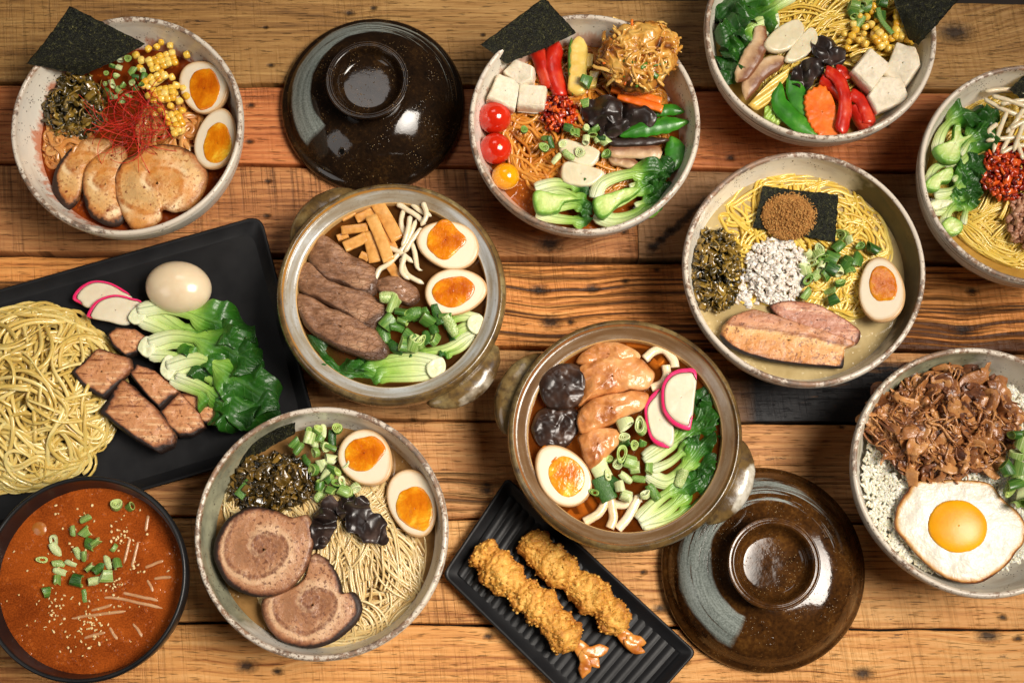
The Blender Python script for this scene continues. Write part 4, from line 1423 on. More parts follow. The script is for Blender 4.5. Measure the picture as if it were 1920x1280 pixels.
# -------- noodles
def noodles(key, label, mat, n, L, w, th, px, py, rx, ry, z0, h, seed=0, flow=None, curl=.10, N=46, M=6, sd=.35, rot=0, wave=0.0, dome=.5, nn=2.0, inside=None, zlay=1.0, name='noodles', follow=0.0, keep=.86, bundle=1, gap=1.0, lim=1.0):
    rng = np.random.default_rng(seed)
    n = n // bundle
    c = P(px, py, z0)
    u = PX(px, py, z0)
    Rx, Ry = rx * u, ry * u
    cr, sr_ = math.cos(math.radians(rot)), math.sin(math.radians(rot))

    def loc(p):
        d = p - c[:2]
        return np.stack([(d[:, 0] * cr + d[:, 1] * sr_) / Rx, (-d[:, 0] * sr_ + d[:, 1] * cr) / Ry], -1)
    r, a = np.sqrt(rng.random(n)), rng.random(n) * 2 * PI
    ex, ey = Rx * r * np.cos(a) * .98, Ry * r * np.sin(a) * .98
    p = np.stack([c[0] + ex * cr - ey * sr_, c[1] + ex * sr_ + ey * cr], -1)
    sgn = np.where(rng.random(n) < .5, PI, 0) + rng.normal(0, sd, n) if flow else 0
    an = (flow(loc(p)) if flow else rng.random(n) * 2 * PI) + sgn
    k = np.zeros(n)
    ds = L * (.6 + .6 * rng.random(n)) / N
    wph, wfr = rng.random(n) * 6.28, .9 + .5 * rng.random(n)
    P_ = np.zeros((n, N, 2))
    for i in range(N):
        P_[:, i] = p
        k = keep * k + rng.normal(0, curl, n)
        an = an + k + wave * np.cos(wph + i * wfr)
        if flow and follow:
            tg = flow(loc(p)) + sgn
            an = an + follow * ((tg - an + PI) % (2 * PI) - PI)
        q = p + ds[:, None] * np.stack([np.cos(an), np.sin(an)], -1)
        l = loc(q)
        rr = np.hypot(l[:, 0], l[:, 1])
        out = rr > .93
        ta = np.arctan2(c[1] - q[:, 1], c[0] - q[:, 0])
        df = (ta - an + PI) % (2 * PI) - PI
        an = an + np.where(out, np.clip(df, -.5, .5), 0)
        p = p + ds[:, None] * np.stack([np.cos(an), np.sin(an)], -1)
    for _ in range(2):
        P_[:, 1:-1] = (P_[:, :-2] + 2 * P_[:, 1:-1] + P_[:, 2:]) / 4
    lay = np.linspace(0, 1, n)
    rng.shuffle(lay)
    if bundle > 1:
        tg = np.gradient(P_, axis=1)
        tg /= np.linalg.norm(tg, axis=2, keepdims=True) + 1e-9
        nr = np.stack([-tg[..., 1], tg[..., 0]], -1)
        out_, l2 = [], []
        for b in range(bundle):
            o_ = (b - (bundle - 1) / 2) * w * 1.15 * gap
            ph_ = rng.random(n) * 6.28
            q_ = np.arange(N)[None, :]
            wob_ = o_ + w * .9 * gap * (np.sin(ph_[:, None] + q_ * .09) + .5 * np.sin(ph_[:, None] * 2 + q_ * .21))
            sh = rng.integers(-3, 4, n)
            P2 = P_ + nr * wob_[..., None]
            out_.append(P2)
            l2.append(lay + rng.normal(0, .05, n))
        P_ = np.concatenate(out_)
        lay = np.clip(np.concatenate(l2), 0, 1)
        n = n * bundle
    fl = P_.reshape(-1, 2)
    l = loc(fl)
    rq = np.hypot(l[:, 0], l[:, 1])
    fl = c[:2] + (fl - c[:2]) * np.minimum(1, lim / np.maximum(rq, 1e-6))[:, None]
    P_ = fl.reshape(n, N, 2)
    l = loc(fl)
    rr = np.clip(np.hypot(l[:, 0], l[:, 1]), 0, 1.05)
    ph = rng.random(n) * 6.28
    s = np.arange(N)
    lz = lay[:, None] * zlay + .16 * np.sin(ph[:, None] + s[None] * .23)
    z = z0 + h * np.clip(1 - rr ** 2.2, 0, 1).reshape(n, N) * (dome + (1 - dome) * lz) + .004 * lz * zlay + .0005 * vn(np.column_stack([fl, fl[:, 0] * 0]), 90, seed).reshape(n, N)
    path = np.dstack([P_, z])
    V, F, A = sweep(path, w, th, nn, M, rng.normal(0, .35, n)[:, None] + .5 * np.sin(ph[:, None] + s * .17) * (1 if w > th * 1.3 else 0), True, seed)
    o = mk(name, V, F, mat, at={'r': A['r']}, org=(c[0], c[1], z0))
    return tag(o, label, 'noodles', kind='stuff')


# -------- bok choy: a head of leaves
def leaf_mesh(pts, sw, lw, us=.5, z=.05, zt=None, seed=0, N=44, M=22, wr=.0030, tip=.25, th0=.0045, zmid=0.0):
    p = smooth_path(np.asarray(pts, float), N)
    uu = np.linspace(0, 1, N)
    zt = z if zt is None else zt
    zz = z + (zt - z) * uu + zmid * 4 * uu * (1 - uu)
    path = np.array([P(a, b, c) for (a, b), c in zip(p, zz)])
    k = PX(pts[0][0], pts[0][1], z)
    st = sw * (1 - .42 * np.clip(uu / us, 0, 1))
    t = np.clip((uu - us * .82) / (1 - us * .82), 0, 1)
    bl = np.sin(np.clip(t, 0, 1) ** .8 * PI * .86) ** .8
    w = np.maximum(st * (1 - t ** 1.5) + tip * lw * t * (t < 1), 0) * (1 - bl * .2) + lw * bl
    w = w * np.clip((1.02 - uu) * 9, 0.12, 1) * np.clip(.72 + uu * 4, 0, 1)
    leafy = np.clip((uu - us * .8) / .2, 0, 1)
    th = th0 * (1 - .35 * uu) * (1 - leafy) + .0009 * leafy
    V, F, A = sweep(path, w * k, th, 2.0, M, leafy * (.75 * np.sin(uu * 13 + seed * 1.7)), True, seed, cup=-(w * k) * (.2 * (1 - leafy) + .12 * leafy))
    lf = np.repeat(leafy, M)
    ed = np.abs(A['v'])
    V[:, 2] += lf * (wr * fbm(V, 95, seed, 3) * (.5 + ed) + .0018 * np.sin(A['u'] * 46 + seed + 2 * A['v']) * ed)
    V[:, 2] += lf * .0007 * vn(V, 260, seed + 11)
    V[:, 0] += lf * wr * .7 * vn(V, 85, seed + 4)
    V[:, 1] += lf * wr * .7 * vn(V, 85, seed + 5)
    d = (uu - us)
    col = np.where(d < 0, uu / us * .45, .45 + d / (1 - us) * .55)
    A['u'] = np.repeat(col, M)
    return V, F, A


def bok(leaves, label, z, group=None, core=None, name='bok_choy'):
    """leaves: list of (pts, stalk w px, leaf w px, us, z offset, seed [, tip z offset])"""
    b = leaves[0][0][0]
    c = P(b[0], b[1], z)
    root = empty(name, (c[0], c[1], z - .004))
    tag(root, label, 'bok choy', group)
    for lf in leaves:
        pts, sw, lw, us, dz, seed = lf[:6]
        dt = lf[6] if len(lf) > 6 else dz
        V, F, A = leaf_mesh(pts, sw, lw, us, z + dz, z + dt, seed)
        mk('leaf', V, F, m_bok, root, at=A)
    if core:
        pts, th = core
        slab_obj('cut_stem', pts, z + .001, th, m_bokend if th < .0085 else m_bokcut, parent=root, edge=.12, noise=.0005, nsc=260, N=48)
    return root


# -------- strips and pods along a photo path
def strip(name, pts, w, th, z, mat, label=None, cat=None, group=None, n=2.4, N=26, M=12, taper=(.0, .0), roll=0.0, cup=0.0, noise=0.0, nsc=200, seed=0, zt=None, parent=None, wf=None, zmid=0.0, at=None):
    p = smooth_path(np.asarray(pts, float), N)
    uu = np.linspace(0, 1, N)
    zt = z if zt is None else zt
    zz = z + (zt - z) * uu + zmid * 4 * uu * (1 - uu)
    path = np.array([P(a, b, c) for (a, b), c in zip(p, zz)])
    k = PX(pts[0][0], pts[0][1], z)
    prof = np.ones(N)
    if taper[0]:
        prof *= np.clip(uu / taper[0], 0.02, 1) ** .6
    if taper[1]:
        prof *= np.clip((1 - uu) / taper[1], 0.02, 1) ** .6
    if wf is not None:
        prof = prof * wf(uu)
    V, F, A = sweep(path, w * k * prof, th * np.sqrt(prof), n, M, roll, True, seed, cup=cup * w * k * prof)
    if noise:
        d = fbm(V, nsc, seed, 3)
        V = V + noise * np.stack([vn(V, nsc, seed + 1), vn(V, nsc, seed + 2), d], -1)
    A['char'] = np.zeros(len(V))
    if at:
        A.update(at(A))
    o = mk(name, V, F, mat, parent, at=A, org=path.mean(0) - [0, 0, th / 2] if parent is None else None)
    if parent is None:
        tag(o, label, cat, group)
    return o


def sprout(pts, z, label, group, w=7, zt=None, seed=0, zmid=.001, mat=None):
    strip('bean_sprout', pts, w, w * .00046, z, mat or m_sprout, label, 'bean sprout', group, 2.0, 24, 9, (.05, .12), seed=seed, zt=zt, noise=.0003, zmid=zmid)


def ruffle(px, py, rx, ry, z, h, mat, name, label, cat, seed=0, rot=0, lobes=.35, group=None, folds=26, th=.0016, N=96, parent=None):
    """crumpled thick sheet with a frilled edge (wood ear)"""
    out = smooth_path(PL(ell(px, py, rx, ry, rot, 26, 0, lobes, seed), z), N, True)
    c = out.mean(0)
    rings = 22
    top, rad = [], []
    for t in np.linspace(.03, 1, rings):
        q = c + (out - c) * t
        Z = z + h * .4 * (1 - t)
        V = np.column_stack([q, np.full(N, Z)])
        fo = np.abs(vn(V, 1 / (rx * .0005) * 1.1, seed))
        V[:, 2] += .0022 * t ** 2 * vn(V, 170, seed + 8)
        V[:, 2] += h * (fo * 1.5 - .3) + h * .38 * vn(V, 120, seed + 3) * t
        V[:, :2] += (.0022 * t * np.stack([vn(V, 110, seed + 4), vn(V, 110, seed + 5)], -1))
        top.append(V)
        rad.append(np.full(N, t))
    top = np.concatenate(top)
    bot = top - [0, 0, th]
    f = grid_faces(rings, N, True)
    n = len(top)
    l = (rings - 1) * N + np.arange(N)
    sd = np.stack([l, np.roll(l, -1), np.roll(l, -1) + n, l + n], -1)
    o = mk(name, np.concatenate([top, bot]), [f, f[:, ::-1] + n, sd[:, ::-1], np.arange(N)[None, :], n + np.arange(N)[::-1][None, :]], mat, parent, org=(c[0], c[1], z - th) if parent is None else None)
    if parent is None:
        tag(o, label, cat, group)
    return o


# -------- corn
def _kernel():
    V, F, A = ball((0, 0, 0), (.0036, .0030, .0030), 14, 9)
    V[:, 0] *= 1 + .18 * V[:, 1] / .003
    V = np.sign(V) * np.abs(V / .0036) ** .66 * .0034
    return mkmesh('corn_kernel', V, F, m_corn, {})


KERN = _kernel()


def kernel(loc, rot, s, parent=None):
    o = bpy.data.objects.new('corn_kernel', KERN)
    COL.objects.link(o)
    o.rotation_euler = rot
    o.scale = (s, s, s)
    if parent:
        o.parent = parent
        o.location = np.asarray(loc) - WL[parent.name]
    else:
        o.location = loc
    return o


def corn_chunk(px, py, z, rot, nx, ny, label, seed=0, s=1.0, group=None):
    rng = np.random.default_rng(seed)
    c = P(px, py, z)
    root = empty('corn_chunk', c)
    tag(root, label, 'corn', group)
    r = math.radians(rot)
    V, F, A = ball(c - [0, 0, .002], (.0030 * nx * s, .0026 * ny * s, .003), 20, 8, .0006, 200, seed, rot=rotmat(0, 0, r))
    mk('cob_core', V, F, m_corncore, root)
    for i in range(nx):
        for j in range(ny):
            x, y = (i - (nx - 1) / 2) * .0058 * s, (j - (ny - 1) / 2) * .0050 * s
            if rng.random() < .08:
                continue
            x, y = x + rng.normal(0, .0005), y + rng.normal(0, .0004)
            zz = .0018 - 30 * y * y + rng.normal(0, .0006)
            X, Y = x * math.cos(r) - y * math.sin(r), x * math.sin(r) + y * math.cos(r)
            kernel(c + [X, Y, zz], (-y * 60 + rng.normal(0, .1), rng.normal(0, .1), r + rng.normal(0, .22)), s * (.9 + .28 * rng.random()), root)


def corn_loose(pts, z, label, group, seed=0, s=1.05, h=.004):
    rng = np.random.default_rng(seed)
    for p in pts:
        o = kernel(P(p[0], p[1], z + h * rng.random()), tuple(rng.normal(0, .6, 2)) + (rng.random() * 6,), s * (.85 + .3 * rng.random()))
        tag(o, label, 'corn kernel', group)


def kamaboko(pts, flat, z, th, label, group, tilt=None, rw=.13):
    """D-shaped fish cake slice: pts outline; flat = fraction range of the outline left without rind"""
    out = smooth_path(PL(pts, z + th), 96, True)
    c = out.mean(0)
    root = empty('fish_cake_slice', (c[0], c[1], z))
    tag(root, label, 'fish cake', group)
    f = np.arange(96) / 96
    on = np.ones(96)
    for a, b in flat:
        on = on * np.where((f >= a) & (f <= b), 0, 1)
    sm = sum(np.roll(on, k) for k in range(-2, 3)) / 5
    inner = c + (out - c) * (1 - rw * sm)[:, None]
    p = np.array([c[0], c[1], z])
    M_ = rotmat(*(math.radians(k) for k in (tilt or (0, 0))), 0).T
    V, F, A = slab(inner, z, th, 8, edge=.05, noise=.0001, nsc=200)
    mk('white_body', (V - p) @ M_ + p, F, m_fish, root, at=A)
    oo = c + (out - c) * (1 - .004 * (1 - sm))[:, None]
    rows = []
    for q, zz in ((inner * .995 + c * .005, z), (oo, z), (oo, z + th * .75), (c + (oo - c) * .985, z + th + .0002), (inner * .995 + c * .005, z + th + .0002)):
        rows.append(np.column_stack([q, np.full(96, zz)]))
    V = (np.concatenate(rows) - p) @ M_ + p
    Fq = grid_faces(5, 96, True).reshape(4, 96, 4)
    keep = (sm > .05) & (np.roll(sm, -1) > .05)
    mk('pink_rind', V, [Fq[:, keep].reshape(-1, 4)], m_pink, root)
    return root


ORD = ['leftmost', 'second from left', 'third from left', 'fourth from left', 'fifth from left', 'sixth from left', 'seventh from left', 'eighth from left', 'ninth from left', 'tenth from left', 'eleventh from left', 'twelfth from left']


def pix(o):
    d = np.array(o.location) - CAMP
    k = d @ _fw
    return 960 + FPX * d[0] / k, 640 - FPX * (d @ _up) / k


def single_out():
    """things of one group that share a label are told apart by their place in the photo"""
    by = {}
    for o in COL.objects:
        if o.parent is None and o.get('group') and o.get('label'):
            by.setdefault((o['group'], o['label']), []).append(o)
    for (g, l), os_ in by.items():
        n = len(os_)
        if n < 2:
            continue
        nb = 1 if n <= 6 else 2 if n <= 14 else 3
        q = sorted(((pix(o), o) for o in os_), key=lambda e: e[0][1])
        names = {1: [''], 2: ['upper ', 'lower '], 3: ['upper ', 'middle ', 'lower ']}[nb]
        for b in range(nb):
            part = sorted(q[b * n // nb:(b + 1) * n // nb], key=lambda e: e[0][0])
            for i, (_, o) in enumerate(part):
                w = ORD[i] if i < len(part) - 1 else 'rightmost'
                o['label'] = l + ', ' + w + (' of the ' + names[b] + 'ones' if nb > 1 else '')

m_sprout_soup = food('soaked_sprout', [(.2, sr(170, 112, 66)), (.6, sr(202, 158, 116))], 80, .25, sss=.2, coat=.2)


# ================================================================== BOWL A: spicy ramen
def cv(pts, s, ox, oy):
    return [(a / s + ox, b / s + oy) for a, b in pts]


ZA = .050
broth('A', ZA, broth_mat('broth_spicy', sr(96, 34, 8), sr(140, 62, 18), oil=sr(196, 96, 24)), 'dark red oily broth at the foot of the rolled pork in the spicy bowl')
noodles('A', 'flat chilli stained noodles at the left wall of the spicy bowl', m_nood_spicy, 34, .10, .0052, .002, 128, 262, 46, 70, ZA - .002, .007, 11, curl=.16, nn=2.6)
noodles('A', 'flat yellow noodles showing between the corn and the egg halves', m_nood_spicy, 40, .10, .0052, .002, 320, 240, 60, 75, ZA - .002, .006, 12, curl=.16, nn=2.6)
char_edge = lambda k=1.0: (lambda x, y, r, a: np.clip((r - .86) / .16, 0, 1.2) * k)
slab_obj('pork_slice', [(161, 259), (124, 285), (101, 319), (98, 360), (120, 392), (143, 379), (154, 349), (163, 311), (195, 285), (210, 263)], .052, .006, m_roll_pale,
         'leftmost pale pork slice with a blackened left edge in the spicy bowl', 'pork slice', 'pork slices', noise=.0008, nsc=90, seed=1, dome=.003,
         char=lambda x, y, r, a: np.clip((r - .60) / .28, 0, 1.4) * np.clip(.6 - x * 40, 0.35, 1.3))
slab_obj('pork_slice', [(158, 319), (180, 289), (225, 270), (238, 300), (224, 330), (220, 370), (232, 410), (210, 424), (169, 405), (154, 360)], .054, .006, m_roll_pale,
         'middle pale pork slice between two others in the spicy bowl', 'pork slice', 'pork slices', noise=.0008, nsc=90, seed=2, dome=.003, tilt=(0, 4), char=lambda x, y, r, a: np.clip((r - .68) / .3, 0, 1.1) * np.clip(.85 - y * 22, .5, 1.1))
slab_obj('pork_slice', [(240, 293), (285, 270), (337, 274), (375, 296), (390, 326), (382, 360), (360, 386), (330, 397), (303, 392), (300, 412), (277, 427), (244, 427), (221, 382), (212, 337), (221, 311)],
         .056, .007, m_roll_pale, 'largest pale rolled pork slice at the lower right of the spicy bowl', 'pork slice', 'pork slices', noise=.0011, nsc=80, seed=3, dome=.004, N=96, rings=16,
         char=lambda x, y, r, a: np.clip((r - .76) / .26, 0, 1.1) * np.clip(.7 + y * 16, .45, 1))
egg_half(379, 161, 52, 46, 140, .068, (384, 166, 31, 36, 20), 'egg half near the upper right wall of the spicy bowl, beside the corn', (6, -12), seed=1)
egg_half(403, 259, 58, 41, 75, .068, (407, 268, 39, 30, 70), 'egg half below another, right of the red chilli threads', (0, -14), seed=2)
stuff('pickled_greens', join(mound(140, 198, 54, 58, ZA, .010, seed=2), bits(heap(140, 198, 58, 62, 230, ZA + .006, .012, 4), .011, .0062, .0012, 5, curv=1.6, pitch=.55, roll=.8, wig=.001)), m_taka,
      'mound of chopped dark pickled greens below the nori in the spicy bowl')
scallions(scatter(232, 145, 38, 46, 20, 3, mind=12) + [(200, 105), (268, 133)], .064, 'scallion slice above the red chilli threads', 'scallions in the spicy bowl', 4, .82, h=.008)
corn_chunk(304, 116, .066, 20, 5, 3, 'piece of corn cut off in a block, uppermost in the spicy bowl', 1, .95)
corn_chunk(291, 150, .066, 35, 4, 2, 'corn block beside the scallions in the spicy bowl', 2, 1.0)
corn_chunk(307, 178, .067, 10, 4, 3, 'corn block in the middle of the corn in the spicy bowl', 3, 1.0)
corn_chunk(330, 232, .064, -60, 4, 3, 'lowest corn block, right of the chilli threads in the spicy bowl', 4, 1.0)
corn_loose([(255, 104), (265, 113), (278, 92), (294, 88), (319, 86), (302, 80), (350, 103), (322, 145), (330, 160), (343, 165), (278, 180), (268, 161), (286, 186), (320, 199), (336, 190), (300, 205), (342, 208), (262, 128), (350, 180), (312, 214), (290, 214), (328, 176)],
           .063, 'loose corn kernel in the spicy bowl', 'loose corn kernels in the spicy bowl', 2, 1.05)
stuff('chilli_threads', bits(heap(250, 228, 66, 56, 92, .066, .017, 8), .058, .00055, .00055, 9, curv=2.8, pitch=.22, N=14, M=5, n=2), m_chilith, 'tangle of hair thin red chilli threads in the middle of the spicy bowl')
nori([(50, 120, .098), (133, 12, .108), (274, 84, .078), (156, 142, .066)], 'dark nori sheet leaning over the rim of the spicy red bowl', seed=1, bow=.004)

# ================================================================== PLATE: dipping noodles
ZT = .0102
noodles('T', 'big tangled heap of flat pale yellow noodles on the black plate', m_nood_pale, 230, .30, .0037, .0018, 50, 744, 186, 178, ZT + .001, .040, 21, flow=lambda l: 1.5 + .5 * l[:, 0] + .5 * vn(np.column_stack([l * 1.7, l[:, :1] * 0]), 1.0, 9), curl=.085, N=72, M=8, nn=2.8, dome=.22, sd=.5, follow=.025, bundle=2, gap=1.0, lim=1.35)
o = mk('whole_egg', *ball(P(335, 539, .030), (62 * PX(335, 539, .03), 50 * PX(335, 539, .03), .021), 40, 24, .0003, 40, 3, rot=rotmat(0, 0, -.12))[:2], m_eggskin)
tag(o, 'whole peeled tan marinated egg on the black plate', 'egg')
kamaboko([(136, 560), (150, 539), (177, 526), (213, 532), (245, 556), (205, 566), (168, 577), (150, 570)], [(.5, .93)], .017, .004, 'upper pink rimmed fish cake slice above the noodle heap', 'fish cake slices', (0, 8))
kamaboko([(163, 590), (181, 564), (213, 552), (245, 557), (264, 567), (240, 607), (199, 602), (168, 596)], [(.46, .96)], .022, .004, 'lower pink rimmed fish cake slice touching the first bok choy stem', 'fish cake slices', (0, 6))
for pts, z, th, lab, sd, lay in (
        ([(199, 625), (217, 611), (254, 616), (272, 629), (258, 661), (236, 670), (208, 647)], .018, .012, 'small pork block nearest the fish cake on the black plate', 1, 0),
        ([(331, 733), (363, 733), (408, 756), (428, 774), (417, 792), (385, 797), (353, 770)], .0108, .011, 'rightmost pork piece touching the dark green leaves', 5, 0),
        ([(238, 697), (254, 679), (290, 693), (337, 733), (299, 767), (270, 738)], .017, .013, 'upper inner pork slice under the third bok choy stem', 3, 0),
        ([(295, 770), (337, 733), (376, 774), (387, 801), (363, 817), (335, 820), (313, 799)], .0125, .012, 'lower inner pork slice on the black plate', 4, 0),
        ([(129, 697), (181, 650), (245, 670), (249, 688), (222, 720), (195, 749), (160, 731)], .026, .012, 'leftmost pork slice lying on the noodle heap', 2, 0),
        ([(181, 770), (227, 706), (254, 727), (290, 761), (331, 815), (326, 838), (299, 851), (254, 826), (204, 788)], .022, .013, 'lowest and longest pork slice on the black plate', 6, 0)):
    slab_obj('pork_slice', pts, z, th, m_block, lab, 'pork slice', 'seared pork slices on the black plate', smooth=False, N=96, rnd=.009, rings=12, edge=.1, noise=.0009, nsc=110, seed=sd, dome=.0016, under=.93,
             char=lambda x, y, r, a: np.clip((r - .70) / .24, 0, 1.4) * np.clip(.85 + (-x - y) * 26, .5, 1.4) + np.clip((r - 1) * 6, 0, .9) + .14)
bok([([(256, 590), (300, 590), (345, 618), (420, 640), (486, 665)], 38, 72, .48, 0, 1), ([(258, 580), (310, 574), (370, 592), (430, 612), (478, 640)], 34, 70, .55, .006, 2), ([(262, 600), (305, 618), (350, 640), (400, 655)], 30, 50, .6, .002, 3)],
    'uppermost bok choy on the black plate, touching the fish cake', .024, 'bok choy on the black plate', core=([(239, 594), (256, 574), (274, 578), (270, 598), (252, 608)], .005))
bok([([(276, 655), (320, 640), (370, 648), (430, 668), (488, 700)], 36, 76, .46, 0, 4), ([(278, 640), (330, 628), (390, 640), (440, 660), (492, 688)], 30, 80, .5, .005, 5), ([(280, 665), (320, 668), (360, 676), (400, 700)], 28, 50, .6, .003, 6)],
    'middle bok choy on the black plate between two others', .028, 'bok choy on the black plate', core=([(257, 652), (270, 630), (286, 634), (290, 656), (274, 670)], .005))
bok([([(316, 700), (360, 690), (410, 716), (470, 760), (528, 772)], 38, 78, .46, 0, 7), ([(312, 685), (370, 672), (430, 700), (480, 735), (520, 765)], 34, 80, .5, .006, 8), ([(320, 712), (360, 728), (400, 748), (445, 790)], 28, 72, .48, .002, 9), ([(330, 705), (380, 725), (430, 760), (468, 798)], 24, 80, .5, .004, 10)],
    'lowest bok choy on the black plate with the largest dark leaves', .028, 'bok choy on the black plate', core=([(299, 695), (310, 666), (326, 668), (330, 690), (316, 712)], .005))

# ================================================================== BOWL G: dipping soup
ZG = .066
broth('G', ZG, broth_mat('broth_sesame_miso', sr(104, 42, 12), sr(170, 82, 26), oil=sr(196, 104, 40), grain=.2, rough=.05), 'thick red brown grainy soup filling the black bowl')
gs = cv([(490, 340), (415, 410), (320, 520), (340, 590), (400, 600), (340, 640), (440, 540), (480, 550), (520, 490), (545, 478), (490, 420), (510, 620), (570, 620), (610, 590), (610, 670), (550, 700), (440, 690), (330, 690), (485, 780), (670, 600), (745, 275)], 3.048, 0, 860)
scallions(gs, ZG, 'scallion chunk in the red soup', 'scallion chunks in the soup', 6, 1.15, kinds=(3, 4, 5, 6, 7), h=.003)
scallions(cv([(665, 262), (310, 468), (240, 576), (262, 762), (650, 508)], 3.048, 0, 860), ZG, 'round scallion ring floating in the red soup', 'scallion rings in the soup', 7, 1.3, kinds=(0, 1, 2), h=.002)
o = mk('soup_morsel', *ball(P(76, 993, ZG - .006), (.0115, .0105, .0075), 24, 14, .0006, 90, 4)[:2], food('soaked_morsel', [(.3, sr(150, 80, 26)), (.7, sr(186, 116, 48))], 60, .25))
tag(o, 'round tan morsel half sunk at the upper left of the soup', 'morsel')
for i, p in enumerate(([(590, 790), (700, 800), (940, 855)], [(700, 765), (800, 785), (912, 810)], [(400, 912), (560, 888), (730, 868)], [(520, 865), (590, 848), (645, 828)], [(745, 450), (728, 520), (708, 600)], [(790, 470), (772, 550), (755, 625)],
                       [(848, 320), (840, 370), (834, 415)], [(830, 622), (880, 600), (940, 578)], [(880, 686), (930, 678), (985, 675)], [(842, 690), (862, 725), (876, 762)], [(480, 1022), (540, 1005), (610, 990)], [(760, 940), (790, 975), (815, 1018)], [(628, 960), (650, 1000), (675, 1032)])):
    sprout(cv(p, 3.048, 0, 860), ZG - .0011, 'bean sprout half sunk in red soup', 'bean sprouts in the soup', 6.5, seed=i, mat=m_sprout_soup, zmid=.0006)
_rs = np.random.default_rng(5)
_sp = []
for cx_, cy_, s_, n_ in ((715, 460, 40, 22), (770, 630, 22, 9), (650, 730, 35, 16), (540, 930, 45, 24), (480, 1010, 45, 18), (320, 820, 40, 16), (310, 920, 50, 16), (500, 500, 260, 60), (420, 900, 160, 30), (600, 330, 120, 14)):
    for _ in range(n_):
        _sp.append(P((cx_ + _rs.normal(0, s_)) / 3.048, 860 + (cy_ + _rs.normal(0, s_)) / 3.048, ZG + .0006))
_c, _R = VES['G']
_sp = [p for p in _sp if math.hypot(p[0] - _c[0], p[1] - _c[1]) < .075]
stuff('sesame_seeds', bits(np.array(_sp), .0029, .0018, .0012, 3, pitch=.2, N=6, M=7, taper=.9), m_sesame, 'pale sesame seeds sprinkled over the red brown soup')

# ================================================================== BOWL F: shoyu ramen
ZF = .058
broth('F', ZF, broth_mat('broth_soy', sr(110, 78, 42), sr(158, 120, 72), oil=sr(190, 150, 90)), 'pale brown broth around the thin noodles and rolled pork')
noodles('F', 'mass of thin straight pale noodles at the lower right of the rolled pork bowl', m_nood_thin, 440, .26, .0022, .0020, 640, 1045, 168, 172, ZF - .004, .013, 31, flow=lambda l: np.arctan2(l[:, 1] + .15, l[:, 0] + .75) + PI / 2 + .9 * vn(np.column_stack([l * 1.6, l[:, :1] * 0]), 1.0, 5), sd=.14, curl=.03, N=84, M=6, dome=.55, follow=.10, keep=.88, wave=.04, bundle=8, gap=1.05)
noodles('F', 'thin noodles curling at the left wall beside the pickled greens', m_nood_thin, 36, .10, .0021, .0019, 446, 945, 26, 52, ZF - .003, .005, 32, curl=.08)
nori([(411, 868, .078), (552, 776, .079), (551, 812, .062), (432, 890, .060)], 'narrow nori strip standing against the wall of the rolled pork bowl', nu=50, nv=16, seed=4, bow=-.004, crumple=.0006)
stuff('pickled_greens', join(mound(520, 905, 78, 44, ZF - .002, .010, seed=5, rot=8), bits(heap(515, 905, 86, 52, 300, ZF + .004, .013, 14, rot=8), .013, .0068, .0012, 15, curv=1.5, pitch=.5, roll=.8, wig=.001)), m_taka_dk,
      'heap of glossy dark pickled greens behind the rolled pork')
slab_obj('pork_slice', [(490, 1126), (511, 1114), (567, 1085), (584, 1037), (616, 1049), (637, 1085), (643, 1110), (665, 1110), (679, 1138), (665, 1171), (624, 1203), (576, 1215), (523, 1199), (494, 1162)],
         .0665, .008, m_roll, 'lower rolled pork slice with a notched right end on thin noodles', 'pork slice', 'rolled pork slices', noise=.0006, nsc=90, seed=12, N=110, rings=20, dome=.001,
         char=lambda x, y, r, a: np.clip((r - .80) / .15, 0, 1.5) * np.clip(.75 + x * 12 - y * 5, .5, 1.2))
slab_obj('pork_slice', [(399, 1024), (421, 976), (466, 949), (515, 955), (545, 968), (580, 967), (586, 1024), (567, 1077), (531, 1110), (478, 1118), (429, 1097), (405, 1061)],
         .0725, .009, m_roll, 'upper rolled pork slice with a nearly round charred edge', 'pork slice', 'rolled pork slices', noise=.0006, nsc=90, seed=11, N=110, rings=20, dome=.001,
         char=lambda x, y, r, a: np.clip((r - .81) / .15, 0, 1.5) * np.clip(.75 - x * 14, .5, 1.3))
egg_half(686, 858, 57, 49, -52, .074, (683, 848, 39, 33, 10), 'egg half right behind the scallions in the rolled pork bowl', (-4, -6), seed=5)
egg_half(773, 943, 66, 46, -72, .072, (779, 952, 45, 35, -68), 'egg half nearest the right wall of the rolled pork bowl', (0, -8), seed=6)
fs = cv([(525, 225), (630, 160), (650, 165), (720, 155), (610, 225), (620, 265), (570, 305), (610, 345), (665, 240), (690, 240), (690, 295), (650, 320), (660, 370), (680, 390), (700, 345), (720, 410), (650, 460), (740, 400), (770, 450), (800, 430), (590, 165), (590, 200), (640, 200), (700, 200), (750, 440), (690, 440), (540, 250), (760, 320), (640, 420)], 2.4615, 340, 740)
scallions(fs, .068, 'scallion piece in the rolled pork bowl', 'scallions in the rolled pork bowl', 8, 1.25, h=.008)
strip('scallion_leaf', cv([(262, 470), (290, 435), (318, 400)], 2.4615, 340, 740), 20, .002, .070, m_scal, 'single dark green scallion strip lying on the pickled greens', 'scallion', seed=3, at=lambda A: {'u': np.ones(len(A['u']))})
ruffle(608, 982, 24, 50, .076, .008, m_fungus, 'wood_ear', 'leftmost dark wood ear piece touching the upper pork roll', 'mushroom', 3, rot=-28, lobes=.3, group='wood ear pieces in the rolled pork bowl')
ruffle(652, 950, 20, 26, .075, .008, m_fungus, 'wood_ear', 'small folded wood ear piece between two larger ones', 'mushroom', 5, rot=0, lobes=.3, group='wood ear pieces in the rolled pork bowl')
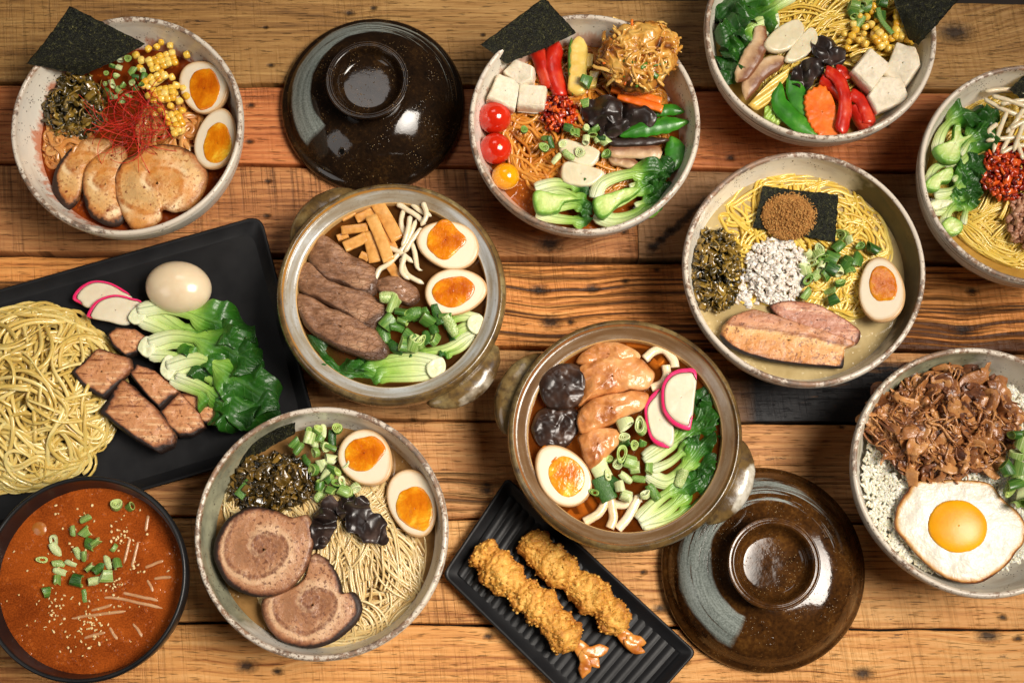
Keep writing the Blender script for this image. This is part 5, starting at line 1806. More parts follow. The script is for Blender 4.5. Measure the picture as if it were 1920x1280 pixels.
ruffle(687, 982, 34, 44, .075, .009, m_fungus, 'wood_ear', 'rightmost wood ear piece beside the egg half and noodles', 'mushroom', 7, rot=10, lobes=.5, group='wood ear pieces in the rolled pork bowl')


# ================================================================== POT P1: beef
m_clear1 = clear_broth('clear_broth_beef', (.66, .44, .22), sr(96, 62, 30))
broth('P1', ZP, m_clear1, 'clear brown broth under the beef in the grey olive clay pot')
c1 = lambda pts: cv(pts, 2.782, 480, 320)
for pts, z, sd, lab, tl in (
        ([(710, 521), (746, 518), (782, 539), (784, 561), (764, 570), (728, 556), (700, 540)], .070, 2, 'small beef end right of the others, above the scallions', (0, 0)),
        ([(588, 442), (604, 437), (631, 453), (660, 478), (696, 496), (712, 521), (705, 552), (681, 556), (638, 534), (602, 523), (577, 487), (579, 467)], .070, 1, 'uppermost beef slice, next to the bamboo shoots', (-4, 0)),
        ([(559, 500), (577, 487), (602, 519), (653, 537), (703, 555), (730, 586), (712, 606), (692, 620), (645, 588), (599, 563), (557, 541)], .072, 3, 'middle beef slice between two longer ones', (-4, 0)),
        ([(555, 550), (573, 552), (624, 577), (681, 602), (714, 631), (730, 654), (722, 671), (696, 676), (667, 667), (624, 649), (577, 620), (560, 588)], .073, 4, 'lowest beef slice with a dark crust, beside the green leaf', (-5, 0))):
    slab_obj('beef_slice', pts, z, .010, m_beef, lab, 'beef slice', 'beef slices', noise=.0016, nsc=75, seed=sd, N=100, rings=16, dome=.004, edge=.25, tilt=tl,
             char=lambda x, y, r, a: np.clip((r - .62) / .3, 0, 1.1) * np.clip(.6 - y * 25 - x * 8, .3, 1.2))
for i, (a, b, w, z) in enumerate((((668, 412), (702, 396), 18, .074), ((706, 380), (746, 450), 26, .077), ((633, 447), (652, 440), 13, .075), ((640, 433), (690, 426), 17, .078), ((646, 464), (688, 444), 21, .077), ((690, 436), (703, 492), 24, .077), ((696, 406), (730, 490), 23, .081), ((727, 492), (747, 522), 19, .078), ((676, 478), (692, 486), 15, .076), ((640, 410), (664, 396), 16, .074), ((715, 430), (740, 470), 18, .075))):
    strip('bamboo_strip', [a, ((a[0] + b[0]) / 2 + 1, (a[1] + b[1]) / 2), b], w, .0055, z, m_menma, 'bamboo shoot strip in the beef pot', 'bamboo shoot', 'bamboo shoot strips', n=5, N=14, M=16, noise=.0003, nsc=150, seed=i, cup=.02)
for i, p in enumerate(([(770, 195), (760, 290), (820, 400), (842, 505), (868, 520)], [(800, 162), (850, 205), (915, 240)], [(735, 172), (830, 230), (885, 280)], [(835, 255), (785, 375), (705, 475), (640, 520), (625, 590)], [(645, 390), (740, 420), (820, 480)], [(865, 300), (815, 360), (775, 430)],
                       [(755, 455), (790, 540), (875, 590)], [(805, 235), (790, 320), (760, 400)], [(870, 165), (890, 230), (860, 290)], [(780, 430), (760, 520), (800, 570)])):
    sprout(c1(p), .077 + .0008 * i, 'white bean sprout in the beef pot', 'bean sprouts in the beef pot', 10, seed=i)
egg_half(839, 458, 60, 44, 165, .084, (834, 451, 38, 36, 0), 'upper egg half in the beef pot', (4, 0), seed=7)
egg_half(855, 546, 59, 43, 8, .084, (851, 545, 42, 30, 12), 'lower egg half in the beef pot', (4, 0), seed=8)
bok([([(826, 690), (780, 684), (720, 690), (668, 700), (610, 690)], 40, 40, .55, .0, 21), ([(826, 678), (770, 668), (710, 676), (650, 690)], 26, 26, .75, .002, 22), ([(828, 700), (770, 706), (700, 706), (640, 690), (576, 628)], 30, 46, .45, -.001, 23)],
    'bok choy along the bottom wall of the beef pot', .075, None, core=([(800, 682), (826, 668), (836, 684), (828, 706), (806, 706)], .004))
bok([([(900, 600), (872, 592), (846, 600), (836, 620)], 26, 16, .8, .002, 24), ([(900, 612), (872, 612), (850, 626), (842, 640)], 26, 16, .8, .0, 25), ([(896, 622), (872, 632), (838, 652), (790, 660), (748, 668)], 24, 18, .8, -.001, 26), ([(888, 632), (860, 655), (820, 668)], 20, 14, .8, -.001, 27)],
    'pale bok choy at the right wall of the beef pot below the eggs', .075, None, core=([(880, 592), (902, 590), (908, 612), (892, 626), (876, 612)], .004))
scallions([(737, 572), (733, 558), (720, 622), (753, 602), (768, 590), (746, 612), (765, 630), (788, 590), (800, 600), (812, 612), (800, 632), (776, 645), (740, 652), (824, 588), (790, 642), (815, 636), (842, 612), (836, 596), (752, 585), (728, 605), (762, 646)],
          .081, 'large scallion piece below the beef slices', 'scallions in the beef pot', 9, 1.65, kinds=(3, 4, 5, 1, 6, 7), h=.005)

# ================================================================== POT P2: chicken
m_clear2 = clear_broth('clear_broth_chicken', (.8, .45, .16), sr(128, 66, 20))
broth('P2', ZP, m_clear2, 'clear amber broth under the chicken in the brown olive clay pot')
c2 = lambda pts: cv(pts, 2.559, 900, 560)
for i, (p, z) in enumerate((([(790, 290), (830, 255), (880, 245), (925, 290), (935, 330)], .075), ([(890, 320), (895, 370), (870, 410), (820, 430)], .075), ([(500, 1070), (560, 1035), (590, 1000), (605, 955)], .075), ([(630, 950), (632, 1000), (640, 1050), (622, 1100)], .075), ([(760, 950), (735, 1000), (700, 1060), (660, 1105)], .075),
                            ([(640, 985), (700, 985), (770, 955)], .073), ([(520, 940), (545, 985), (570, 1010)], .067), ([(480, 985), (500, 1030), (520, 1050)], .066), ([(710, 970), (690, 1030), (690, 1080)], .066), ([(700, 215), (780, 220), (850, 240)], .066), ([(820, 300), (850, 320), (880, 290)], .067), ([(420, 1020), (450, 1050), (500, 1045)], .066))):
    strip('udon_noodle', c2(p), 17, .0075, z, m_udon, 'thick white noodle in the chicken pot', 'noodle', 'udon noodles', n=2.6, N=30, M=12, noise=.0003, seed=i, at=lambda A: {'r': A['r']})
slab_obj('shiitake_mushroom', ell(1043, 797, 47, 43, 20, 24, 0, .14, 8), .0735, .004, m_shii, 'lower dark mushroom cap with a wrinkled surface, left wall of the chicken pot', 'mushroom', 'dark mushroom caps', dome=.003, noise=.0026, nsc=95, seed=12, N=80, edge=.3, rings=14)
slab_obj('shiitake_mushroom', ell(1057, 724, 46, 44, 10, 24, 0, .1, 4), .078, .005, m_shii, 'upper dark round mushroom cap left of the chicken', 'mushroom', 'dark mushroom caps', dome=.0035, noise=.0022, nsc=80, seed=13, N=80, edge=.3, rings=16)
tone = lambda x, y, r, a: np.clip(r, 0, 1)
for pts, z, sd, lab in (
        ([(1080, 678), (1111, 646), (1150, 641), (1189, 654), (1199, 672), (1170, 680), (1119, 684)], .074, 1, 'smooth topmost chicken slice at the wall of the pot'),
        ([(1084, 690), (1134, 665), (1189, 665), (1220, 685), (1227, 708), (1209, 729), (1174, 731), (1134, 738), (1103, 750), (1084, 761), (1096, 720)], .077, 2, 'largest chicken piece beside the upper dark mushroom cap'),
        ([(1086, 766), (1134, 739), (1189, 730), (1216, 738), (1209, 761), (1174, 780), (1134, 800), (1088, 812)], .077, 3, 'middle chicken piece left of the pink rimmed fish cake'),
        ([(1084, 820), (1119, 800), (1158, 804), (1160, 830), (1134, 859), (1111, 882), (1095, 857)], .076, 4, 'lowest chicken piece touching the egg half')):
    slab_obj('chicken_slice', pts, z, .008, m_chicken, lab, 'chicken', 'chicken pieces', noise=.0018, nsc=95, seed=sd, N=96, rings=16, dome=.004, edge=.3)
for o in [k for k in COL.objects if k.name.startswith('chicken_slice')]:
    a = o.data.attributes.new('tone', 'FLOAT', 'POINT')
    co = np.zeros(len(o.data.vertices) * 3, np.float32)
    o.data.vertices.foreach_get('co', co)
    co = co.reshape(-1, 3)
    a.data.foreach_set('value', (.45 + .5 * vn(co + [3, 7, 0], 60, 4) + .2 * vn(co * [3, 1, 1], 160, 6)).astype(np.float32))
egg_half(1055, 890, 64, 47, 128, .083, (1061, 892, 41, 34, 128), 'egg half in the chicken pot with runny yolk at its tip', (3, 3), seed=9)
slab_obj('yolk_drip', ell(1030, 852, 20, 13, -30, 18, 0, .25, 3), .0828, .0014, m_yolk, 'runny smear of yolk on the tip of the egg half in the chicken pot', 'yolk', rings=6, N=40, edge=.2)
kamaboko([(1209, 779), (1213, 751), (1238, 728), (1244, 763), (1263, 798), (1262, 834), (1244, 838), (1220, 822)], [(.22, .70)], .078, .004, 'lower left fish cake slice, half under the other in the chicken pot', 'fish cake slices in the chicken pot', rw=.16)
kamaboko([(1240, 740), (1244, 716), (1260, 697), (1285, 690), (1306, 697), (1302, 755), (1297, 794), (1291, 806), (1263, 795), (1244, 771)], [(.36, .62)], .083, .0045, 'larger upright fish cake slice near the right wall of the chicken pot', 'fish cake slices in the chicken pot', rw=.13)
bok([([(1212, 888), (1252, 902), (1290, 870), (1318, 830), (1342, 806)], 34, 36, .62, .0, 31, .002), ([(1208, 866), (1250, 840), (1290, 812), (1320, 785), (1330, 740)], 30, 46, .5, -.001, 32), ([(1206, 856), (1240, 832), (1280, 800), (1310, 780), (1322, 720)], 24, 40, .5, -.002, 33), ([(1222, 880), (1256, 866), (1286, 840), (1310, 818)], 20, 20, .7, .003, 34)],
    'upper bok choy with white stems below the fish cake', .077, 'bok choy in the chicken pot')
bok([([(1200, 982), (1250, 955), (1290, 915), (1320, 870), (1342, 850)], 34, 44, .5, .0, 35), ([(1196, 974), (1230, 940), (1268, 915), (1310, 900), (1335, 880)], 28, 34, .55, .002, 36), ([(1206, 986), (1260, 972), (1310, 935), (1338, 890)], 26, 36, .55, -.001, 37)],
    'lower bok choy along the bottom right wall of the chicken pot', .076, 'bok choy in the chicken pot')
bok([([(1290, 850), (1316, 800), (1334, 760), (1330, 720)], 12, 44, .15, .0, 38), ([(1300, 880), (1330, 850), (1340, 800)], 12, 40, .15, -.001, 39)], 'dark green leaf tips at the right wall of the chicken pot', .0735, None)
scallions(c2([(690, 665), (640, 700), (740, 700), (720, 780), (610, 850), (670, 900), (700, 860), (760, 860), (810, 810), (830, 930), (790, 940), (700, 945), (970, 860), (620, 770), (550, 930), (690, 700), (780, 690), (660, 790), (740, 810), (640, 880)]), .080, 'scallion piece in the chicken pot', 'scallions in the chicken pot', 11, 1.35, kinds=(0, 1, 3, 4, 5, 6), h=.006)
scallions(c2([(700, 598), (772, 612), (680, 745)]), .084, 'large pale scallion ring in the chicken pot', 'large scallion rings in the chicken pot', 14, 1.9, kinds=(0, 3, 1), h=.002)
for i, p in enumerate(([(560, 750), (575, 810), (600, 860)], [(575, 850), (600, 910), (625, 965)])):
    strip('scallion_leaf', c2(p), 34, .0022, .083 + .001 * i, m_scal, ('upper', 'lower')[i] + ' flat dark scallion leaf left of the scallion rings in the chicken pot', 'scallion', n=3, cup=-.15, noise=.0006, seed=i, at=lambda A: {'u': np.ones(len(A['u']))})

# ================================================================== TRAY: fried prawns
def prawn(pts, wpx, tail, label, seed):
    z = .0215
    p = smooth_path(np.asarray(pts, float), 170)
    path = np.array([P(a, b, z) for a, b in p])
    c = path.mean(0)
    root = empty('fried_prawn', (c[0], c[1], .009))
    tag(root, label, 'fried prawn', 'fried prawns')
    u = np.linspace(0, 1, 170)
    k = PX(pts[0][0], pts[0][1], z)
    w = wpx * k * (.93 + .12 * np.sin(u * 19 + seed) + .08 * np.sin(u * 43 + seed * 2)) * np.clip(np.minimum(u / .06, (1 - u) / .10), 0.05, 1) ** .5
    V, F, A = sweep(path, w, w * .78, 2.0, 84)
    cen = np.repeat(path, 84, 0)
    d = V - cen
    ln = np.linalg.norm(d, axis=1, keepdims=True) + 1e-9
    n = d / ln
    a1 = fbm(V, 85, seed, 2)
    a2 = 1 - np.abs(vn(V, 200, seed + 3)) * 2
    a3 = 1 - np.abs(vn(V, 420, seed + 4)) * 2
    h = .0026 * a1 + .0017 * a2 + .0011 * a3
    V = V + n * h[:, None] * np.clip(ln / .006, 0, 1)
    A['crest'] = np.clip(.5 + .28 * a2 + .2 * a3 + .1 * a1 + .25 * np.abs(A['v']) ** 3 - .12, 0, 1)
    rng = np.random.default_rng(seed)
    ids = rng.choice(len(V), 420, replace=False)
    gs = [(V, F, {'crest': A['crest']})]
    for i in ids:
        r = .0006 + .0010 * rng.random() ** 2
        b = ball(V[i] + n[i] * r * .3, (r * (1 + .5 * rng.random()), r, r * .9), 7, 5)
        gs.append((b[0], b[1], {'crest': np.full(len(b[0]), .35 + .5 * rng.random())}))
    V, F, A = join(*gs)
    V[:, 2] = np.maximum(V[:, 2], .0096)
    mk('batter', V, F, m_batter, root, at=A)
    for i, (tp, tw) in enumerate(tail):
        strip('tail_fin', tp, tw, .0032, .0195, m_tail, n=2.2, N=26, M=14, taper=(.15, .3), noise=.0009, nsc=170, seed=seed + i, parent=root, wf=lambda q: .75 + .6 * np.sin(q * 2.6), zt=.0145)


c3 = lambda pts: cv(pts, 3.048, 800, 860)
prawn(c3([(285, 500), (370, 590), (470, 690), (590, 800), (690, 890), (770, 990), (850, 1085)]), 62, [(c3([(840, 1030), (910, 1110), (990, 1190)]), 22), (c3([(890, 1090), (960, 1100), (1040, 1078)]), 17), (c3([(890, 1090), (905, 1170), (890, 1255)]), 17)],
      'left fried prawn in rough golden batter, nearer the bottom edge', 3)
prawn(c3([(570, 430), (650, 540), (750, 620), (860, 710), (960, 800), (1050, 890), (1120, 990)]), 60, [(c3([(1090, 960), (1150, 1030), (1220, 1090)]), 22), (c3([(1140, 1010), (1200, 1040), (1255, 1050)]), 15), (c3([(1130, 1030), (1190, 1080), (1245, 1102)]), 15)],
      'right fried prawn in rough golden batter, nearer the clay pot', 8)


# ================================================================== BOWL B: vegetable noodles
ZBB = .054
broth('B', ZBB - .003, broth_mat('broth_chilli_b', sr(120, 56, 14), sr(160, 84, 24), oil=sr(200, 120, 40)), 'thin orange chilli broth low in the vegetable noodle bowl')
noodles('B', 'orange brown thick noodles under the vegetables and tomatoes', m_nood_org, 230, .17, .0034, .0031, 1092, 232, 170, 160, ZBB - .006, .010, 41, curl=.075, N=50, M=7, sd=.8)
b6 = lambda pts: cv(pts, 2.6667, 840, 0)
nori([(902, 84, .100), (1020, -5, .108), (1081, 62, .080), (950, 120, .078)], 'brownish nori sheet leaning over the rim behind white tofu cubes', seed=7, bow=.002)
tofu = lambda pts, z, th, lab, grp, sd, tl: slab_obj('tofu_cube', pts, z, th, m_tofu, lab, 'tofu', grp, smooth=False, N=80, rnd=.010, edge=.08, noise=.0006, nsc=120, seed=sd, under=.97, tilt=tl, rings=9)
tofu([(946, 132), (970, 109), (1006, 124), (1004, 150), (980, 160)], .060, .016, 'tofu cube touching the nori sheet, behind two others', 'tofu cubes by the tomatoes', 1, (0, -10))
tofu([(928, 136), (972, 150), (962, 204), (908, 184)], .061, .016, 'tofu cube at the left wall just above the red tomatoes', 'tofu cubes by the tomatoes', 2, (0, 10))
tofu([(973, 158), (1027, 163), (1021, 205), (969, 201)], .060, .015, 'smallest tofu cube, right of two others, beside the pepper', 'tofu cubes by the tomatoes', 3, (-8, 0))
for px, py, r, m, lab, sd in ((927, 221, 31.5, m_tomato, 'upper red cherry tomato, directly below the tofu', 1), (929, 279, 30.5, m_tomato, 'lower red cherry tomato with a pale stem scar', 2), (948, 331, 26, m_tomato_y, 'yellow cherry tomato below the two red ones', 3)):
    z = .064
    k = PX(px, py, z)
    c = P(px, py, z)
    root = empty('cherry_tomato', c - [0, 0, r * k])
    tag(root, lab, 'tomato', 'cherry tomatoes')
    V, F, A = ball(c, (r * k, r * k * .97, r * k * .93), 40, 24, .0002, 50, sd)
    mk('skin', V, F, m, root)
    if sd > 1:
        d = np.array([.28, -.12, .95])
        q = c + d * r * k * .95
        V, F, A = ball(q, (.0012, .0012, .0006), 10, 6)
        mk('stem_scar', V, F, m_stemscar, root)
strip('pepper_strip', b6([(430, 225), (465, 320), (500, 440)]), 31, .004, .066, m_pepper, 'left red pepper strip beside the tofu, below the nori', 'pepper', 'red pepper strips in the tomato bowl', cup=-.3, n=4, taper=(.12, .05), noise=.0005, seed=1, roll=-.35)
strip('pepper_strip', b6([(552, 205), (532, 320), (575, 480)]), 34, .004, .068, m_pepper, 'right red pepper strip touching the zucchini', 'pepper', 'red pepper strips in the tomato bowl', cup=-.3, n=4, taper=(.14, .06), noise=.0005, seed=2, roll=.25)
_z = empty('zucchini_slice', P(1083, 120, .062))
tag(_z, 'pale zucchini stick with green skin on its left side', 'zucchini')
strip('flesh', b6([(655, 182), (652, 300), (640, 480)]), 34, .011, .067, m_squash, n=5, N=30, M=16, taper=(.2, .05), noise=.0006, parent=_z, seed=4)
strip('green_skin', b6([(618, 190), (608, 320), (622, 478)]), 9, .010, .067, m_zuke, n=3, N=30, M=12, taper=(.2, .1), noise=.0004, parent=_z, seed=5)
slab_obj('squash_piece', b6([(710, 350), (760, 355), (740, 430), (700, 440)]), .060, .009, m_squash, 'small yellow squash piece tucked right of the zucchini', 'squash', smooth=False, N=40, noise=.0004)
slab_obj('squash_piece', b6([(690, 262), (730, 270), (722, 330), (690, 340)]), .061, .008, m_squash, 'yellow squash bit between the zucchini and the fritter', 'squash', smooth=False, N=40, noise=.0004)
_fo = smooth_path(PL(ell(1197, 104, 77, 65, 20, 24, 0, .16, 9), .088), 200, True)
_V, _F, _A = slab(_fo, .077, .013, 48, edge=.22, dome=.014, noise=.0012, nsc=70, seed=9)
_q = np.column_stack([_V[:, 0] + .004 * vn(_V, 60, 3), _V[:, 1] + .004 * vn(_V, 60, 4), _V[:, 2] * 0])
_r1 = 1 - np.abs(vn(_q * [1, .55, 1], 150, 5)) * 2
_r2 = 1 - np.abs(vn(_q * [.6, 1, 1], 210, 6)) * 2
_hh = (.0042 * np.maximum(_r1, _r2) + .0022 * vn(_V, 70, 7)) * np.clip((1.4 - _A['rad']) * 3, 0, 1)
_V[:, 2] += _hh
_V[:, :2] += .0022 * np.stack([vn(_V, 190, 8), vn(_V, 190, 9)], -1)
_A['r'] = np.clip(.31 + .35 * np.maximum(_r1, _r2) + .55 * vn(_V, 62, 12) - .45 * np.clip((_A['rad'] - .8) * 2.5, 0, 1), 0, 1)
_k = join((_V, _F, {'r': _A['r']}), bits(heap(1197, 105, 64, 52, 60, .0860, .0170, 21, core=.96), .034, .0040, .0026, 22, curv=2.6, pitch=.08, roll=.7, N=18, M=8, taper=.3, wig=.003), bits(heap(1197, 105, 70, 58, 60, .0850, .0170, 121, core=.95), .018, .0026, .0018, 122, curv=2.0, pitch=.2, roll=.5, N=12, M=7, taper=.4, wig=.003))
_fr = empty('vegetable_fritter', P(1196, 105, .077))
tag(_fr, 'crisp golden fritter of shredded vegetables on the right of the tomato bowl', 'fritter')
mk('fried_shreds', _k[0], _k[1], m_fritter, _fr, at=_k[2])
_g = bits(heap(1200, 108, 60, 50, 14, .0935, .010, 23), .012, .004, .002, 24, curv=1, pitch=.2, roll=.3, N=8)
mk('green_shreds', _g[0], _g[1], m_zuke, _fr, at=_g[2])
_g = bits(heap(1200, 104, 66, 54, 12, .0935, .010, 25), .016, .003, .0022, 26, curv=1.5, pitch=.2, roll=.3, N=8)
mk('carrot_shreds', _g[0], _g[1], m_carrot, _fr, at=_g[2])
stuff('chilli_mince', join(mound(1050, 210, 26, 32, .060, .010, .002, 150, 3, 40), bits(heap(1048, 212, 34, 36, 150, .063, .012, 31), .0052, .0042, .0026, 32, n=3, curv=.5, pitch=.6, roll=.9)), m_chilli, 'dark red chilli flake mince beside the wood ear in the tomato bowl')
ruffle(1131, 212, 40, 30, .068, .010, m_fungus, 'wood_ear', 'left wood ear piece beside the chilli mince', 'mushroom', 23, lobes=.3, group='wood ear pieces in the tomato bowl')
ruffle(1182, 222, 50, 24, .069, .009, m_fungus, 'wood_ear', 'right wood ear piece below the carrot sticks', 'mushroom', 25, rot=-8, lobes=.3, group='wood ear pieces in the tomato bowl')
ruffle(1152, 243, 34, 18, .071, .007, m_fungus, 'wood_ear', 'lowest wood ear piece touching the long snow pea', 'mushroom', 27, rot=24, lobes=.3, group='wood ear pieces in the tomato bowl')
strip('carrot_stick', [(1146, 167), (1190, 177), (1240, 191)], 14, .006, .073, m_carrot, 'upper carrot stick under the fritter', 'carrot', 'carrot sticks', n=6, taper=(.0, .0), noise=.0003, seed=1)
strip('carrot_stick', [(1158, 181), (1200, 193), (1242, 206)], 15, .006, .072, m_carrot, 'lower carrot stick above the wood ear', 'carrot', 'carrot sticks', n=6, noise=.0003, seed=2)
pod = dict(n=1.5, N=40, M=18, taper=(.35, .3), noise=.0003, nsc=90)
strip('snow_pea', [(1224, 219), (1250, 206), (1283, 210)], 24, .006, .066, m_pea, 'short snow pea right of the carrot sticks in the tomato bowl', 'snow pea', 'snow peas in the tomato bowl', seed=1, **pod)
strip('snow_pea', [(1258, 256), (1266, 285), (1264, 320)], 40, .007, .064, m_pea, 'lowest darker snow pea near the right wall of the tomato bowl', 'snow pea', 'snow peas in the tomato bowl', seed=2, **pod)
strip('snow_pea', [(1162, 256), (1218, 240), (1292, 228)], 33, .008, .071, m_pea, 'longest snow pea with bulging peas in the tomato bowl', 'snow pea', 'snow peas in the tomato bowl', seed=3, wf=lambda u: 1 + .05 * np.sin(u * 40), **pod)
strip('shiitake_slice', [(1140, 298), (1172, 304), (1208, 318)], 22, .007, .062, m_shii_pale, 'lowest pale mushroom slice above the right bok choy', 'mushroom', 'mushroom slices in the tomato bowl', n=3.5, taper=(.15, .4), noise=.0007, seed=2)
strip('shiitake_slice', [(1136, 284), (1190, 285), (1242, 287)], 27, .008, .065, m_shii_pale, 'middle pale mushroom slice between two others', 'mushroom', 'mushroom slices in the tomato bowl', n=3.5, taper=(.1, .06), noise=.0007, seed=3)
strip('shiitake_slice', [(1138, 268), (1190, 268), (1256, 263)], 19, .008, .067, m_shii, 'dark skinned mushroom slice below the long snow pea', 'mushroom', 'mushroom slices in the tomato bowl', n=3, taper=(.1, .3), noise=.0006, seed=4)
slab_obj('daikon_slice', [(1050, 260), (1085, 266), (1117, 277), (1127, 289), (1110, 311), (1080, 306), (1052, 287)], .062, .006, m_daikon, 'upper white daikon slice with a scallion ring on it', 'daikon', 'daikon slices in the tomato bowl', noise=.0003, seed=1)
slab_obj('daikon_slice', [(1056, 304), (1088, 306), (1131, 319), (1129, 332), (1102, 348), (1056, 340)], .061, .008, m_daikon, 'lower white daikon slice above the left bok choy', 'daikon', 'daikon slices in the tomato bowl', noise=.0003, seed=2)
bok([([(1003, 352), (1040, 342), (1080, 348), (1108, 360)], 26, 22, .8, .003, 41), ([(1004, 368), (1045, 358), (1085, 372), (1112, 388)], 24, 20, .8, .006, 42), ([(1004, 384), (1040, 388), (1080, 384), (1112, 400)], 24, 20, .8, .005, 43), ([(1006, 398), (1040, 408), (1076, 412), (1112, 412)], 26, 22, .8, .001, 44)],
    'left cut bok choy at the bottom of the tomato bowl', .062, 'bok choy in the tomato bowl', core=([(1001, 357), (1040, 362), (1068, 366), (1094, 372), (1060, 378), (1045, 396), (1006, 397)], .011))
bok([([(1114, 372), (1130, 342), (1175, 326), (1230, 322), (1256, 330)], 30, 40, .68, .006, 45), ([(1116, 388), (1160, 378), (1200, 356), (1238, 338)], 24, 24, .75, .004, 46), ([(1116, 398), (1150, 412), (1196, 400), (1245, 360)], 36, 34, .75, .001, 47), ([(1180, 350), (1215, 335), (1240, 316), (1262, 322)], 14, 44, .2, .002, 48), ([(1190, 385), (1225, 370), (1256, 340)], 14, 40, .25, .001, 49)],
    'right cut bok choy with dark leaves at the bottom of the tomato bowl', .062, 'bok choy in the tomato bowl', core=([(1112, 372), (1140, 362), (1172, 352), (1204, 350), (1184, 368), (1160, 382), (1132, 408), (1116, 398)], .012))
scallions(b6([(600, 640), (690, 640), (640, 662), (690, 697), (740, 645), (740, 690), (780, 705), (620, 655), (720, 665), (760, 690)]), .070, 'scallion slice in the pile beside the wood ear', 'scallions beside the wood ear', 12, 1.1, h=.004)
scallions(b6([(690, 405), (685, 515)]), .076, 'green scallion slice lying on the zucchini', 'scallions on the zucchini', 13, 1.25, kinds=(0, 3), h=.001)
scallions(b6([(540, 790), (520, 710), (480, 740), (600, 780), (795, 770), (660, 762), (380, 650), (570, 720), (490, 690)]), .069, 'scallion slice strewn around the daikon', 'scallions strewn around the daikon', 15, 1.15, kinds=(0, 2, 6, 7), h=.002)

# ================================================================== BOWL C: tofu and carrot
c4 = lambda pts: cv(pts, 4, 1300, 0)
broth('C', .052, broth_mat('broth_clear_c', sr(150, 116, 50), sr(190, 156, 84)), 'pale broth low in the bowl with carrot and tofu')
noodles('C', 'yellow wavy thin noodles behind the daikon slices', m_nood_yel, 330, .18, .0024, .0021, 1552, 72, 178, 165, .050, .012, 51, flow=lambda l: .35 + .6 * vn(np.column_stack([l * 2, l[:, :1] * 0]), 1.0, 7), sd=.25, curl=.03, wave=.16, N=60, M=6, follow=.06, bundle=5)
bok([([(1490, -14), (1450, 14), (1410, 40), (1372, 62)], 30, 70, .4, .004, 51), ([(1500, -30), (1440, -10), (1390, 10), (1355, 52)], 26, 80, .35, .002, 52), ([(1480, -30), (1420, -30), (1370, 0), (1345, 40)], 24, 70, .35, .0, 53)],
    'upper bok choy at the left wall of the carrot bowl, cut by the top edge', .066, 'bok choy in the carrot bowl')
bok([([(1460, 34), (1430, 38), (1390, 60), (1350, 88)], 36, 56, .55, .006, 54), ([(1458, 46), (1420, 60), (1385, 82), (1352, 100)], 26, 70, .4, .003, 55), ([(1440, 60), (1400, 90), (1372, 110), (1352, 128)], 18, 62, .3, .002, 56), ([(1420, 80), (1385, 110), (1368, 140), (1366, 158)], 16, 44, .3, .001, 57)],
    'lower bok choy with dark leaves behind the mushroom slices', .064, 'bok choy in the carrot bowl')
strip('shiitake_slice', c4([(505, 205), (490, 330), (415, 480), (330, 620)]), 34, .008, .071, m_shii_pale, 'upper pale mushroom slice with a curled stem in the carrot bowl', 'mushroom', 'mushroom slices in the carrot bowl', n=3, taper=(.0, .12), noise=.0009, seed=5, wf=lambda u: .62 + .5 * np.sin(u * 2.9))
strip('shiitake_slice', c4([(690, 440), (560, 500), (440, 610), (395, 745)]), 34, .009, .068, m_shii_pale, 'lower pale mushroom slice beside the yellow squash', 'mushroom', 'mushroom slices in the carrot bowl', n=2.6, taper=(.2, .25), noise=.0007, seed=6)
slab_obj('daikon_slice', c4([(675, 450), (760, 320), (880, 195), (935, 240), (930, 310), (850, 410), (740, 470)]), .066, .005, m_daikon, 'right daikon slice overlapping the yellow noodles', 'daikon', 'daikon slices in the carrot bowl', noise=.0003, seed=4, tilt=(0, 8))
slab_obj('daikon_slice', c4([(520, 330), (610, 220), (760, 135), (830, 170), (830, 240), (740, 350), (640, 390), (560, 380)]), .068, .007, m_daikon, 'left thicker daikon slice next to the mushroom slices', 'daikon', 'daikon slices in the carrot bowl', noise=.0003, seed=3, tilt=(0, 6))
ruffle(1552, 97, 34, 26, .069, .012, m_fungus, 'wood_ear', 'upper wood ear piece below the noodles in the carrot bowl', 'mushroom', 31, lobes=.35, group='wood ear pieces in the carrot bowl', folds=30)
ruffle(1513, 135, 28, 28, .068, .010, m_fungus, 'wood_ear', 'lower wood ear piece above the snow peas in the carrot bowl', 'mushroom', 33, lobes=.35, group='wood ear pieces in the carrot bowl')
slab_obj('squash_slice', c4([(735, 490), (722, 560), (560, 780), (480, 828), (408, 782), (600, 580)]), .064, .005, m_squash, 'ridged yellow squash slice beside the lower mushroom slice', 'squash', smooth=False, N=80, rnd=.012, noise=.0002,
         zf=lambda x, y: .0009 * np.sin((x * .6 + y * -.8) * 900))
slab_obj('celery_piece', c4([(535, 800), (620, 765), (692, 880), (640, 935), (530, 880)]), .061, .005, m_celery, 'ribbed pale green celery piece under the squash slice', 'celery', smooth=False, N=60, rnd=.01, zf=lambda x, y: .0011 * np.sin((x * .8 - y * .6) * 1100))
strip('snow_pea', c4([(715, 555), (770, 700), (850, 905)]), 38, .005, .066, m_pea, 'right snow pea touching the carrot slice', 'snow pea', 'snow peas in the carrot bowl', seed=5, **pod)
strip('snow_pea', c4([(655, 615), (645, 770), (760, 900), (935, 1032)]), 36, .006, .069, m_pea, 'left longer snow pea curving down to the bowl wall', 'snow pea', 'snow peas in the carrot bowl', seed=6, **pod)
_o = smooth_path(np.array(c4([(960, 630), (850, 690), (835, 800), (868, 920), (960, 1030), (1098, 1033), (1072, 800), (1030, 690)])), 120, True)
_m = _o.mean(0)
_s = np.where(_o[:, 0] < 1556, 1 + .030 * np.sign(np.sin(np.arange(120) * 2 * PI / 5.2)), 1)[:, None]
